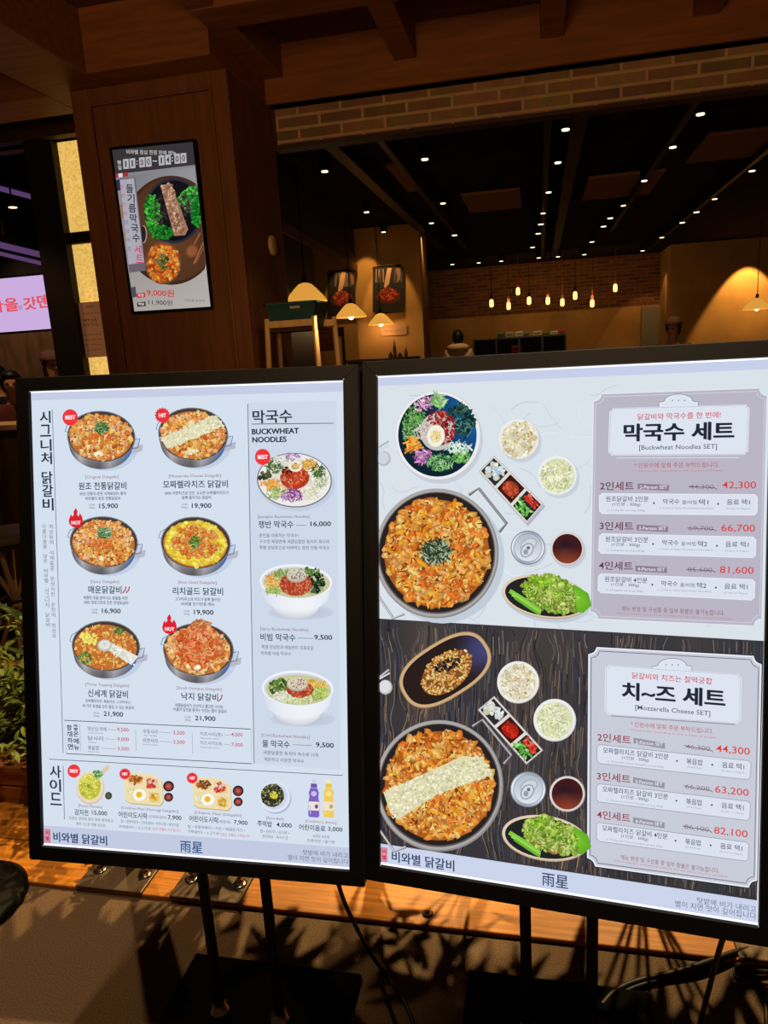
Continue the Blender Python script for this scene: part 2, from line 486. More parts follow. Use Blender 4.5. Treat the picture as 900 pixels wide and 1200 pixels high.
# back wall: brick above, plaster below
zk = W(495, 376, 15).z
struct(MB().box(-6, 8, 15.0, 15.2, zk, ZI).build('wall_back', m_brick2))
struct(MB().box(-6, 8, 14.97, 15.2, 0, zk).build('wall_back_plaster', m_plaster))
xr = W(785, 330, 13.9).x
struct(MB().box(xr, 9, 13.9, 15.0, 0, ZI).build('wall_right', m_plaster))
struct(MB().box(W(752, 370, 14.9).x, xr, 14.88, 14.97, 0, zk - .02).build('wall_panel', mat('pale_panel', (150, 138, 120), .7)))
# mall area on the far left
struct(MB().box(-12, -2.9, 9.0, 9.2, 0, 2.6).build('wall_mall', m_mall))
struct(MB().box(-12, -2.9, 8.96, 9.2, 2.6, 4.2).build('wall_mall_upper', m_ceil))  # upper wall coloured near-black to stand for the unlit top of the mall
struct(MB().box(-12, -2.84, 4.12, 9.2, 4.2, 4.3).build('ceiling_2', mat('mall_ceiling', (40, 36, 44), .8)))
# ------------------------------------------------------------------ the two backlit menu signs
m_ink = print_mat('backlit_print', 1.0)
m_matte = mat('matte_black_steel', (6, 6, 6), .85, spec=.05)
m_led = emit_mat('led_edge', (246, 248, 255), 1.25, False)
PL_ = Plane((-1.0764, 1.4012, 1.4916), (.9990, .0423, -.0175), (-.0093, -.1873, -.9823))
PR_ = Plane((-.3141, 1.4376, 1.4841), (.9959, -.0904, -.0013), (-.0171, -.1744, -.9845))
for P in (PL_, PR_):
    P.u /= np.linalg.norm(P.u); P.v -= P.u * (P.u @ P.v); P.v /= np.linalg.norm(P.v); P.__init__(P.o, P.u, P.v)

def sheet_mat(name, col, st):
    m = emit_mat(name, col, st); return m

def sign(P, w, h, e, loc, label, sheetcol, poles, plate, group):
    """e: outer frame edges (left, top, right, bottom) in panel metres"""
    t = empty('menu_sign', loc, label, 'menu sign', group)
    l, tp, r, bt = e
    base = Matrix.Translation(-Vector(loc)) @ P.mtx
    D = .046; zf = .010
    mb = MB()
    prof = [('o', -D), ('o', zf - .002), ('o2', zf), ('i2', zf), ('i', -.0005)]
    outer = [(l, tp), (r, tp), (r, bt), (l, bt)]; inner = [(0, 0), (w, 0), (w, h), (0, h)]
    def corner(k, which):
        a, c = outer[k], inner[k]
        f = {'o': 0, 'o2': .06, 'i2': .985, 'i': 1}[which]
        return (a[0] + (c[0] - a[0]) * f, a[1] + (c[1] - a[1]) * f)
    gap = .0006
    for k in range(4):
        k2 = (k + 1) % 4; rows = []
        for which, z in prof:
            p, q = corner(k, which), corner(k2, which)
            dx, dy = q[0] - p[0], q[1] - p[1]; L = math.hypot(dx, dy); dx, dy = dx / L * gap, dy / L * gap
            rows.append((mb.bm.verts.new((p[0] + dx, -p[1] - dy, z)), mb.bm.verts.new((q[0] - dx, -q[1] + dy, z))))
        for a, c in zip(rows, rows[1:]): mb.bm.faces.new((a[0], a[1], c[1], c[0]))
    fr = mb.build('frame', m_black, t, mtx=None); fr.matrix_basis = base
    bb = MB().box(l + .002, r - .002, -bt + .002, -tp - .002, -D, -.004, .002).build('light_box', m_blackp, t); bb.matrix_basis = base
    a = Art(P, 0, 1)
    mbs = MB(); mbs.face([(-.004, .004, 0), (-.004, -h - .004, 0), (w + .004, -h - .004, 0), (w + .004, .004, 0)])
    me_o = mbs.build('poster', sheet_mat('backlit_sheet_' + group[:4], sheetcol, 1.0), t)
    if me_o.data.polygons[0].normal.z < 0: me_o.data.flip_normals()
    me_o.matrix_basis = base
    for (ya, yb, lb) in ((-.003, 0, 'thin white glowing strip along the top edge'), (-h, -h + .004, 'thin white glowing strip along the bottom edge')):
        lo = MB().box(0, w, ya, yb, .0004, .0012).build('led_strip', m_led, t); lo.matrix_basis = base; lo['label'] = lb
    for (x, y, zt) in poles:
        MB().tube([(x, y, .012), (x, y, zt)], .0125, 14).build('pole', m_black, t, False)
        MB().lathe([(.026, 0), (.026, .006), (.016, .012), (.0135, .02)], (x, y, .012), 20).build('pole_collar', m_chrome, t, True)
    x0, y0, x1, y1 = plate
    MB().box(x0, x1, y0, y1, .0, .012, .003).build('base_plate', m_matte, t)
    xs = [p[0] for p in poles]; y = poles[0][1]; zt = poles[0][2]
    MB().box(min(xs) - .03, max(xs) + .03, y - .014, y + .014, zt - .05, zt, .003).build('mount_bracket', m_black, t)
    return t, me_o
sheetL = (214, 225, 240); sheetR = (218, 226, 234)
def pole(px, py, y, zt):
    p = W(px, py, y); return (p.x, y, zt)
tL, pL = sign(PL_, .694, 1.0, (-.0315, -.0295, .7255, 1.031), (-.68, 1.31, 0), 'narrower-looking left menu sign: white backlit poster of six round pan dishes, on two black poles', sheetL,
          [pole(247, 1100, 1.313, .63), pole(318, 1100, 1.313, .63)], (-.905, 1.13, -.454, 1.463), 'lit menu signs on poles')
tR, pR = sign(PR_, .703, 1.0, (-.0315, -.0295, .7345, 1.0335), (.03, 1.36, 0), 'right menu sign: backlit poster of two set menus, white tabletop above and dark wood below', sheetR,
          [pole(616, 1100, 1.365, .60), pole(694, 1110, 1.365, .60)], (-.19, 1.17, .236, 1.515), 'lit menu signs on poles')

NAVY = (38, 48, 66); GREY = (84, 92, 110); RED = (226, 40, 52); BRN = (140, 104, 104); DK = (44, 50, 62)
# ---- left poster -------------------------------------------------------------------------------
def L_(seed=1, z0=.0006): return Art(PL_, z0, seed)
a = L_(); a.poly([(36.5, 459), (403, 446), (403.3, 458.6), (36.8, 469.4)], (198, 206, 230)); a.build('header_band', m_ink, pL, 'lavender band along the top of the poster')
a = L_(); a.poly([(51.4, 967), (410.2, 993.5), (410.5, 1018.5), (52, 990)], (194, 203, 226)); a.build('footer_band', m_ink, pL, 'lavender band along the bottom of the poster')
a = L_(); a.poly([(290.5, 472), (394, 469.5), (399.5, 902), (298.5, 895)], (206, 217, 234)); a.build('side_panel', m_ink, pL, 'slightly greyer column behind the noodle bowls')
a = L_(z0=.0009)
a.line([(61.5, 480), (67.7, 660), (74.3, 882.5)], .7, GREY); a.line([(290.5, 473.5), (298, 895)], .8, GREY); a.line([(295, 497), (391, 496)], .8, DK)
a.line([(57.9, 889.4), (401.9, 908.6)], .8, GREY); a.line([(74.3, 897), (75.8, 960)], .7, GREY)
a.build('rule_lines', m_ink, pL)
a = L_(z0=.0012)
a.vt('시그니처', [(53, 488.7), (53.5, 504.6), (54.2, 521.7), (54.7, 537)], 12.5, 14, NAVY, .010, .4)
a.vt('닭갈비', [(55.5, 559.6), (56, 574.9), (56.6, 591)], 12.5, 14.5, NAVY, .010, .4); a.build('heading', m_ink, pL, 'tall vertical heading at the left')
a = L_(z0=.0012)
def vrun(a, txt, p0, p1, w, h, col, b=0):
    n = len(txt) - 1
    a.vt(txt, [(p0[0] + (p1[0] - p0[0]) * i / n, p0[1] + (p1[1] - p0[1]) * i / n) for i in range(n + 1)], w, h, col, b)
vrun(a, '최상등의 식재료로 완성시킨 춘천의 정성과', (60.2, 617), (63.6, 745), 4.6, 5, (92, 98, 116))
vrun(a, '아름다움을 담은 비와별 시그니처 닭갈비', (52.2, 617), (56.8, 732), 4.6, 5, (92, 98, 116)); a.build('tagline', m_ink, pL, 'two columns of tiny vertical writing')
a = L_(z0=.0012); a.t('막국수', 319, 488, 46, 15.5, (46, 54, 68), .012, 0, .4); a.t('BUCKWHEAT', 322.6, 505.3, 55, 6.6, (40, 46, 58), .022, 0, .3); a.t('NOODLES', 315.7, 515, 40, 6.6, (40, 46, 58), .022, 0, .3); a.build('heading', m_ink, pL, 'heading over the noodle column')
a = L_(z0=.0012); a.vt('사이드', [(65.2, 904), (65, 920), (65.7, 936)], 13, 14.5, NAVY, .010, .4); a.build('heading', m_ink, pL, 'vertical heading of the side dish row')

CH = [(238, 166, 92), (246, 190, 122), (226, 138, 66), (250, 206, 146), (236, 152, 72), (240, 168, 124), (222, 124, 54), (244, 178, 84)]
GREEN = [(64, 104, 58), (96, 140, 76), (44, 74, 48), (168, 190, 150), (120, 160, 96)]
def pan(a, cx, cy, rx, ry, kind):
    r = a.r
    a.ell(cx + 5, cy + 11, rx * .98, ry * .98, (184, 192, 210), edge=(196, 208, 228))
    a.poly([(cx + rx - 4, cy + 13), (cx + rx + 9, cy + 9), (cx + rx + 8, cy + 17), (cx + rx - 6, cy + 21)], (186, 186, 200))
    hc = (112, 132, 166)
    a.line([(cx + rx * .93, cy + 4), (cx + rx * 1.13, cy + 2.5), (cx + rx * 1.08, cy + 13), (cx + rx * .86, cy + 15)], 1.3, hc)
    a.line([(cx - rx * .83, cy - 17), (cx - rx * 1.0, cy - 13), (cx - rx * 1.06, cy - 6), (cx - rx * .93, cy - 4)], 1.1, (120, 150, 176))
    # metal side of the pan
    n = 40; top = a.epts(cx, cy, rx, ry, 4, n, 0, 180); bot = a.epts(cx - .5, cy + 9.5, rx * .93, ry * .96, 4, n, 0, 180)
    g = [(36, 84, 190), (50, 104, 206), (96, 120, 170), (130, 134, 146), (172, 172, 178), (104, 102, 108), (128, 124, 128), (186, 186, 190), (124, 122, 126), (88, 86, 92), (108, 106, 110)]
    cols = []
    for i in range(n + 1):
        q = i / n * (len(g) - 1); j = min(int(q), len(g) - 2); cols.append(mixc(g[j], g[j + 1], q - j))
    b0 = len(a.V)
    a._add([a.p.uv(*q) for q in top] + [a.p.uv(*q) for q in bot], cols + [mul(c, .84) for c in cols], [(i, i + 1, n + 2 + i, n + 1 + i) for i in range(n)]); a.up()
    a.ell(cx, cy, rx, ry, (118, 114, 114), 4); a.ell(cx, cy + .2, rx * .97, ry * .965, (66, 58, 56), 4)
    a.ell(cx - .5, cy + 1.4, rx * .92, ry * .90, (190, 112, 54), 4)
    E = (cx - .5, cy + 1, rx * .88, ry * .86, 4)
    if kind == 'gold':
        a.ell(E[0], E[1], rx * .88, ry * .86, (226, 184, 50), 4); a.chunks((E[0], E[1], rx * .86, ry * .84, 4), 300, 2.6, 4.4, [(240, 208, 66), (248, 224, 100), (230, 192, 52)], (.6, 1), .8, 1.1)
        a.chunks((cx, cy - 1, rx * .66, ry * .62, 4), 260, 2.0, 3.6, [(230, 130, 54), (238, 152, 78), (216, 106, 42), (244, 176, 104)])
        a.ell(cx - 1, cy - 1, 6.5, 7, (98, 116, 50)); a.strands((cx - 1, cy - 1, 7, 7, 0), 60, 5, .8, [(120, 150, 60), (70, 96, 44), (170, 190, 100)])
    elif kind == 'new':
        a.chunks(E, 260, 1.5, 3.0, [(230, 146, 60), (240, 168, 80), (210, 112, 48), (246, 186, 108)])
        a.strands(E, 130, 5, .8, [(246, 190, 104), (206, 104, 44), (238, 158, 70)])
        R = math.radians(24)
        a.poly([(cx - 2, cy + 1), (cx + 4, cy - 5), (cx + 38, cy + 12), (cx + 30, cy + 22)], (232, 232, 224))
        a.chunks(lambda: (cx + (q := r.uniform(0, 34)) + r.uniform(-4, 2) * .4, cy + q * .5 + r.uniform(-5, 5)), 110, 1, 2, [(240, 240, 232), (226, 228, 214), (236, 234, 222)], dark=.9, lite=1.03)
        a.chunks((cx - 20, cy - 9, 10, 7, 20), 40, 1.8, 3.2, [(238, 216, 90), (244, 226, 116)], dark=.85)
        a.chunks((cx - 23, cy + 14, 8, 7, 0), 30, 1.4, 2.6, [(110, 150, 70), (70, 110, 50), (150, 180, 100)])
        a.chunks((cx + 16, cy - 20, 7, 5, 0), 24, 1.4, 2.4, [(110, 150, 70), (70, 110, 50), (150, 180, 100)])
        a.ell(cx - 1, cy - 1, 8.6, 7, (212, 212, 204), edge=(190, 190, 184)); a.ell(cx - 1, cy - 1.6, 6.6, 5.2, (228, 228, 222)); a.ell(cx - 1, cy - 2.6, 2, 1.5, (206, 206, 200))
    else:
        a.chunks(E, 360, 2.6, 4.8, CH, (.5, .95), .74, 1.14)
        a.chunks(E, 130, .7, 1.5, [(255, 226, 176), (255, 212, 150), (168, 84, 36), (120, 62, 30)], dark=.9, lite=1.05)
        a.chunks((cx, cy + ry * .35, rx * .6, ry * .4, 0), 50, 1.6, 3.0, [(226, 160, 60), (190, 84, 34), (236, 190, 110)])
        if kind == 'orig' or kind == 'spicy':
            a.chunks((cx - rx * .1, cy + ry * .1, rx * .35, ry * .3, 0), 40, 1.6, 3.0, [(222, 108, 44), (228, 124, 56)])
            a.ell(cx + 1, cy - ry * .33, 8, 6, (58, 76, 50)); a.strands((cx + 1, cy - ry * .34, 8.5, 6.5, 0), 90, 5.5, .8, GREEN)
        if kind == 'cheese':
            pts = [(cx - 38, cy + 5), (cx - 30, cy + 17), (cx + 36, cy - 10), (cx + 27, cy - 22)]
            a.poly(pts, (228, 222, 184))
            def w_():
                u, v = r.random(), r.uniform(-.1, 1.1)
                p = np.array(pts[0]) * (1 - u) * (1 - v) + np.array(pts[3]) * u * (1 - v) + np.array(pts[2]) * u * v + np.array(pts[1]) * (1 - u) * v
                return tuple(p)
            a.chunks(w_, 260, 1.1, 2.0, [(236, 232, 200), (226, 222, 182), (242, 238, 212), (218, 212, 168)], dark=.9, lite=1.04)
        if kind == 'octo':
            a.chunks((cx, cy - 4, rx * .66, ry * .78, 0), 140, 2.6, 5.2, [(230, 122, 64), (222, 102, 48), (240, 150, 94), (210, 86, 40)])
            for i in range(16):
                x, y = a.inell(cx, cy - 7, rx * .5, ry * .7, 0); t = r.uniform(0, 6.3)
                a.line([(x + 7 * math.cos(t + k * .5) * (k / 5), y + 6 * math.sin(t + k * .5) * (k / 5)) for k in range(7)], 2.2, r.choice([(222, 120, 76), (232, 146, 100), (200, 84, 50)]), z=a.lev(i))
            a.up(4e-4); a.chunks((cx + 2, cy - ry * .95, 13, 5, 0), 24, 2.2, 3.6, [(206, 122, 76), (186, 100, 60), (222, 150, 104)])
            a.strands((cx, cy - 4, rx * .6, ry * .7, 0), 50, 5, .6, [(236, 190, 150), (160, 40, 20)])
        a.chunks((cx - rx * .05, cy + ry * .68, 4, 2, 0), 3, 2.6, 3.6, [(246, 226, 190)], dark=.92)
def star(a, cx, cy, r1, r2, n, col):
    a.fan((cx, cy), [(cx + (r1 if k % 2 else r2) * math.cos(math.pi * k / n), cy + (r1 if k % 2 else r2) * math.sin(math.pi * k / n)) for k in range(2 * n)], col, col)
def badge(kind, cx, cy, r, z0=.0065):
    a = L_(1, z0)
    if kind == 'BEST': a.ell(cx, cy, r, r * 1.05, (238, 56, 62))
    elif kind == 'HIT': star(a, cx, cy, r * .86, r * 1.08, 16, (232, 50, 58))
    else:
        p = [(0, -1.75), (.28, -1.2), (.12, -.85), (.42, -.55), (.55, -1.05), (.9, -.5), (1.0, .1), (.9, .6), (.5, .95), (0, 1.05), (-.5, .95), (-.9, .6), (-1.02, .1), (-.85, -.55), (-.62, -.9), (-.55, -.5), (-.3, -.8), (-.35, -1.25)]
        a.poly([(cx + x * r, cy + y * r) for x, y in p], (222, 34, 48)); cy += r * .35
    a.t(kind, cx, cy, r * (1.3 if kind != 'HIT' else .95), r * .52, (255, 244, 246), .02, 0, .25)
    a.build('badge', m_ink, pL, {'BEST': 'round red badge', 'HIT': 'red starburst badge', 'HOT': 'red flame badge'}[kind])
def caption(items, label):
    a = L_(2, .0012)
    for it in items:
        txt, cx, cy, w, h = it[:5]; col = it[5] if len(it) > 5 else (78, 84, 100); b = it[6] if len(it) > 6 else 0
        if txt == '/chili':
            a.line([(cx + 2, cy - 4), (cx + 1.2, cy), (cx - 2, cy + 3.6)], 1.3, (176, 24, 36)); continue
        if txt == '/line': a.line([(cx - w / 2, cy), (cx + w / 2, cy + h)], .6, (110, 118, 134)); continue
        a.t(txt, cx, cy, w, h, col, b)
    a.build('caption', m_ink, pL, label)
def dish(k, cx, cy, rx, ry, kind, label):
    a = L_(10 + k, .0012); pan(a, cx, cy, rx, ry, kind); a.build('dish_picture', m_ink, pL, label)
dish(1, 119, 511.5, 40, 30, 'orig', 'picture of a steel pan of chicken with green garnish, top left')
dish(2, 226.7, 508.7, 41, 31, 'cheese', 'picture of a steel pan of chicken with a cheese stripe')
dish(3, 122, 635, 40, 30, 'spicy', 'picture of a steel pan of chicken with green garnish, second row')
dish(4, 229.7, 636, 41, 30.5, 'gold', 'picture of a steel pan of chicken ringed with yellow mash')
dish(5, 124.5, 757, 40, 29.5, 'new', 'picture of a steel pan with three toppings around a white lid')
dish(6, 232.8, 761, 41.5, 31, 'octo', 'picture of a steel pan heaped with red octopus')
badge('BEST', 84.3, 489.4, 9); badge('HIT', 192, 487, 8.8); badge('HOT', 91, 609.5, 8.2); badge('HOT', 200.3, 733.5, 8.4)
PR = (30, 34, 44); NM = (62, 74, 92)
def cap6(eng, name, d1, d2, price, ex=(), label=''):
    it = [(*eng, BRN), (*name, (46, 56, 74), .014), (*d1, (66, 66, 80), .010), (*d2, (66, 66, 80), .010)]
    px, py, pw = price[1], price[2], price[3]
    it += [(price[0], px, py, pw, 6.6, PR, .016), ('1인분', px - pw / 2 - 8.5, py - 1.8, 7, 2.4), ('300g', px - pw / 2 - 8.5, py + 1.9, 7, 2.4)]
    caption(it + list(ex), label)
cap6(('[Original Dakgalbi]', 119.8, 559.3, 39, 4.4), ('원조 전통닭갈비', 120.3, 569.4, 56, 9), ('50년 전통의 춘천 식재료담아 쌓여', 120.7, 578.4, 54, 4.2), ('비와별의 원조 전통닭갈비', 120.7, 584, 41, 4.2), ('15,900', 127.6, 593.3, 22), label='name and price under the first pan')
cap6(('[Mozzarella Cheese Dakgalbi]', 228.4, 558, 61, 4.4), ('모짜렐라치즈 닭갈비', 229, 567.4, 76, 9), ('100% 자연치즈로 만든 고소한 모짜렐라치즈가', 230.5, 577.6, 75, 4.2), ('듬뿍 들어가는 닭갈비', 230.5, 583, 34, 4.2), ('19,900', 236.5, 593, 23), label='name and price under the cheese stripe pan')
cap6(('[Spicy Dakgalbi]', 123.2, 682, 33, 4.4), ('매운닭갈비', 123.2, 691, 39, 9), ('매콤한 맛을 원하시는 분들을 위한', 124, 700.6, 52, 4.2), ('100% 청양고추로 만든 양념닭갈비', 124.4, 706, 52, 4.2), ('16,900', 130.8, 716.2, 22), [('/chili', 146, 691.3, 0, 0), ('/chili', 150, 691.3, 0, 0)], 'name and price with two small chilies')
cap6(('[Rich Gold Dakgalbi]', 231.4, 683, 45, 4.4), ('리치골드 닭갈비', 232, 692.8, 59, 9), ('고구마무스와 치즈가 듬뿍 들어간', 232, 702.2, 53, 4.2), ('비와별 인기만점 메뉴', 232.2, 707.8, 39, 4.2), ('19,900', 239, 717.8, 23), label='name and price under the yellow ringed pan')
cap6(('[Three Topping Dakgalbi]', 125.9, 803, 51, 4.4), ('신세계 닭갈비', 126.6, 812.8, 47, 9), ('모짜렐라치즈, 볶음치즈, 고구마무스', 126.8, 822, 53, 4.2), ('세 가지 토핑을 모두 즐길 수 있는 닭갈비', 126.8, 828, 60, 4.2), ('21,900', 133.2, 837, 23), label='name and price under the three topping pan')
cap6(('[Small Octopus Dakgalbi]', 233.6, 807.2, 53, 4.4), ('낙지 닭갈비', 234.2, 816.4, 43, 9), ('매콤닭갈비가 신선하고 쫄깃한 낙지와', 233.6, 827.2, 56, 4.2), ('어울려 입맛을 돋우는 맛있는 별미 닭갈비', 234.4, 832.2, 62, 4.2), ('21,900', 240.8, 842, 24), [('/chili', 258.6, 817.8, 0, 0)], 'name and price with one small chili')
# noodle column
a = L_(21, .0012)
a.ell(348, 568, 44.5, 31, (182, 190, 208), edge=(196, 206, 226)); a.ell(345.2, 562.7, 44, 32, (120, 112, 110), 3); a.ell(345.2, 562.5, 42.6, 30.8, (236, 236, 236), 3); a.ell(345, 562.5, 36, 25, (224, 222, 214), 3)
def sec(a, x, y, rx, ry, pal, n=40, ln=6, w=1): a.strands((x, y, rx, ry, 0), n, ln, w, pal)
sec(a, 321, 547, 9, 8, [(66, 106, 50), (40, 66, 34), (120, 150, 80)], 70); sec(a, 330, 539, 10, 5, [(234, 234, 226), (214, 220, 200)], 30)
sec(a, 363, 546, 10, 7, [(232, 168, 60), (240, 190, 90)], 90); sec(a, 368, 558, 16, 8, [(226, 220, 196), (170, 180, 140), (236, 232, 214)], 120); sec(a, 330, 572, 14, 9, [(214, 196, 130), (196, 206, 140), (232, 190, 110)], 90); sec(a, 374, 552, 8, 7, [(90, 130, 60), (60, 90, 46)], 50); sec(a, 317, 568, 11, 6, [(236, 170, 70), (228, 150, 50)], 60)
sec(a, 323, 578, 10, 6, [(180, 200, 130), (150, 180, 96)], 50); sec(a, 342, 580, 12, 8, [(170, 96, 170), (206, 170, 214), (130, 60, 130)], 80, 7); sec(a, 366, 577, 11, 8, [(236, 232, 208), (222, 216, 180)], 60)
sec(a, 378, 565, 8, 6, [(150, 170, 110), (210, 214, 190)], 40); a.chunks((311, 557, 7, 6, 0), 30, 2, 3, [(52, 62, 40), (90, 96, 60)])
a.ell(346, 560, 17, 13, (186, 60, 34)); a.chunks((346, 559, 16, 12, 0), 130, 1.2, 2.4, [(206, 78, 44), (180, 50, 28), (222, 110, 70)]); a.strands((346, 557, 15, 10, 0), 26, 3, .5, [(226, 170, 140), (236, 210, 190)]); a.chunks((337, 553, 6, 6, 0), 20, 1, 2, [(60, 26, 20), (90, 36, 26)])
a.ell(347, 546.5, 8, 6.5, (240, 234, 220)); a.ell(347, 546.5, 5, 4, (226, 196, 120)); a.chunks((347, 546, 6, 4, 0), 14, .5, .9, [(120, 84, 50)]); sec(a, 343, 536, 9, 4, [(190, 130, 190), (150, 90, 150)], 30, 5, .8)
a.build('dish_picture', m_ink, pL, 'picture of a round platter of colourful noodle salad'); badge('BEST', 309, 535.6, 9)
def bowl(k, cx, cy, rx, ry, h, sty, label):
    a = L_(k, .0012)
    a.ell(cx + 6, cy + h - 7, rx * .9, 9, (180, 188, 206), edge=(198, 208, 226))
    n = 30; top = a.epts(cx, cy, rx, ry, 2, n, 0, 180); bot = []
    for i, (x, y) in enumerate(top):
        t = math.pi * i / n; bot.append((cx + rx * .60 * math.cos(t), cy + h - 11 + 11 * math.sin(t)))
    mid = [(cx + (p[0] - cx) * .90, p[1] * .42 + q[1] * .58) for p, q in zip(top, bot)]
    cs = [mixc((206, 214, 232), (240, 243, 248), math.sin(math.pi * (i / n) ** .8)) for i in range(n + 1)]
    a._add([a.p.uv(*q) for q in top + mid + bot], cs + cs + [mul(c, .88) for c in cs], [(i, i + 1, n + 2 + i, n + 1 + i) for i in range(n)] + [(n + 1 + i, n + 2 + i, 2 * n + 3 + i, 2 * n + 2 + i) for i in range(n)]); a.up()
    a.ell(cx, cy, rx, ry, (240, 243, 248), 2); a.ell(cx, cy + .8, rx * .94, ry * .9, (208, 214, 226), 2)
    if sty == 1:
        a.ell(cx + 1, cy + 1.5, rx * .91, ry * .84, (200, 200, 160), 2); sec(a, cx, cy + 3, rx * .8, ry * .66, [(150, 180, 90), (206, 206, 160), (110, 150, 70)], 120)
        sec(a, cx - 28, cy + 1, 8, 10, [(236, 170, 60), (230, 150, 50), (240, 190, 100)], 70); sec(a, cx - 26, cy + 10, 9, 5, [(190, 206, 120), (150, 176, 80)], 50); sec(a, cx - 14, cy - 9, 11, 5, [(110, 150, 70), (150, 180, 100)], 50)
        a.chunks((cx + 24, cy + 1, 10, 12, 0), 90, 1.5, 3, [(34, 56, 36), (50, 78, 46), (24, 38, 28), (70, 100, 60)]); a.chunks((cx + 14, cy - 12, 13, 4, 0), 40, 1.5, 3, [(70, 110, 50), (100, 140, 70)])
        a.ell(cx, cy + 3, 19, 13.5, (176, 66, 38)); a.chunks((cx, cy + 4, 18, 12, 0), 160, 1, 2.2, [(196, 84, 52), (170, 58, 34), (212, 110, 76)]); a.strands((cx, cy + 5, 17, 11, 0), 24, 2, .5, [(226, 190, 150)])
        a.ell(cx + 1, cy - 7, 12, 8, (178, 170, 150)); a.ell(cx + 1, cy - 8, 11, 7, (214, 204, 184)); a.chunks((cx + 1, cy - 8, 10, 6, 0), 70, .6, 1.2, [(110, 92, 90), (160, 140, 130), (230, 224, 210)])
    else:
        a.ell(cx + 1, cy + 1.8, rx * .91, ry * .84, (200, 202, 156), 2); sec(a, cx, cy + 3, rx * .8, ry * .66, [(180, 196, 110), (214, 214, 170), (150, 176, 84)], 120)
        a.chunks((cx - 22, cy - 2, 11, 9, 0), 60, 2, 3.2, [(86, 120, 50), (120, 150, 70), (60, 90, 40)]); sec(a, cx + 20, cy - 5, 13, 5, [(236, 176, 60), (240, 190, 90)], 70)
        sec(a, cx + 24, cy + 6, 12, 7, [(176, 200, 90), (150, 180, 70), (204, 216, 130)], 90); a.chunks((cx - 15, cy + 9, 13, 6, 0), 60, 1.6, 3, [(222, 220, 202), (206, 206, 186), (234, 232, 220)], dark=.85); sec(a, cx + 2, cy + 12, 18, 4, [(196, 206, 140), (214, 216, 170)], 50)
        a.ell(cx + 3, cy + 1, 16, 9, (176, 66, 42)); a.chunks((cx + 3, cy + 2, 15, 8, 0), 110, 1, 2.2, [(196, 88, 60), (172, 62, 40), (212, 120, 90)])
        a.ell(cx, cy - 5, 12.5, 8, (186, 172, 150)); a.ell(cx, cy - 6, 11.5, 7, (222, 208, 184)); a.chunks((cx, cy - 6, 10, 6, 0), 70, .6, 1.2, [(110, 80, 70), (150, 124, 110), (236, 226, 210)])
    a.build('dish_picture', m_ink, pL, label)
bowl(31, 347, 681.5, 42.5, 20.5, 43, 1, 'picture of a white bowl of noodles with red sauce and egg'); bowl(32, 349, 806.5, 42, 21, 43, 2, 'picture of a white bowl of noodles in cold broth')
D2 = (70, 74, 90)
caption([('[Jaengban Buckwheat Noodles]', 332.5, 605.8, 60, 4.2, BRN), ('쟁반 막국수', 323.5, 614.5, 41, 8.6, (46, 56, 74), .012), ('/line', 353.5, 615.5, 12, 0), ('16,000', 376, 614.2, 24, 6.6, PR, .016), ('춘천을 대표하는 막국수!', 326.8, 627.4, 46, 4.6, D2), ('구수한 메밀면에 새콤달콤한 동치미 육수와', 345, 634.6, 82, 4.6, D2), ('특별 양념장으로 비벼먹는 춘천 전통 막국수', 345, 641.8, 82, 4.6, D2)], 'name and price under the noodle platter')
caption([('[Spicy Buckwheat Noodles]', 333.3, 737.8, 56, 4.2, BRN), ('비빔 막국수', 325.8, 746.7, 41, 8.6, (46, 56, 74), .012), ('/line', 358, 747.5, 18, .6), ('9,500', 378.9, 747.2, 21, 6.6, PR, .016), ('특별 양념장과 메밀면이 조화로운', 337, 758.6, 61, 4.6, D2), ('비와별 비빔 막국수', 323.6, 765.6, 35, 4.6, D2)], 'name and price under the upper noodle bowl')
caption([('[Cold Buckwheat Noodles]', 334.7, 862.8, 56, 4.2, BRN), ('물 막국수', 323.6, 871.7, 32, 8.6, (46, 56, 74), .012), ('/line', 354.5, 872.5, 22, .8), ('9,500', 380.8, 873.3, 21, 6.6, PR, .016), ('새콤달콤한 동치미 육수로 더욱', 341, 883, 65, 4.6, D2), ('개운하고 시원한 막국수', 332.8, 890.5, 47, 4.6, D2)], 'name and price under the lower noodle bowl')
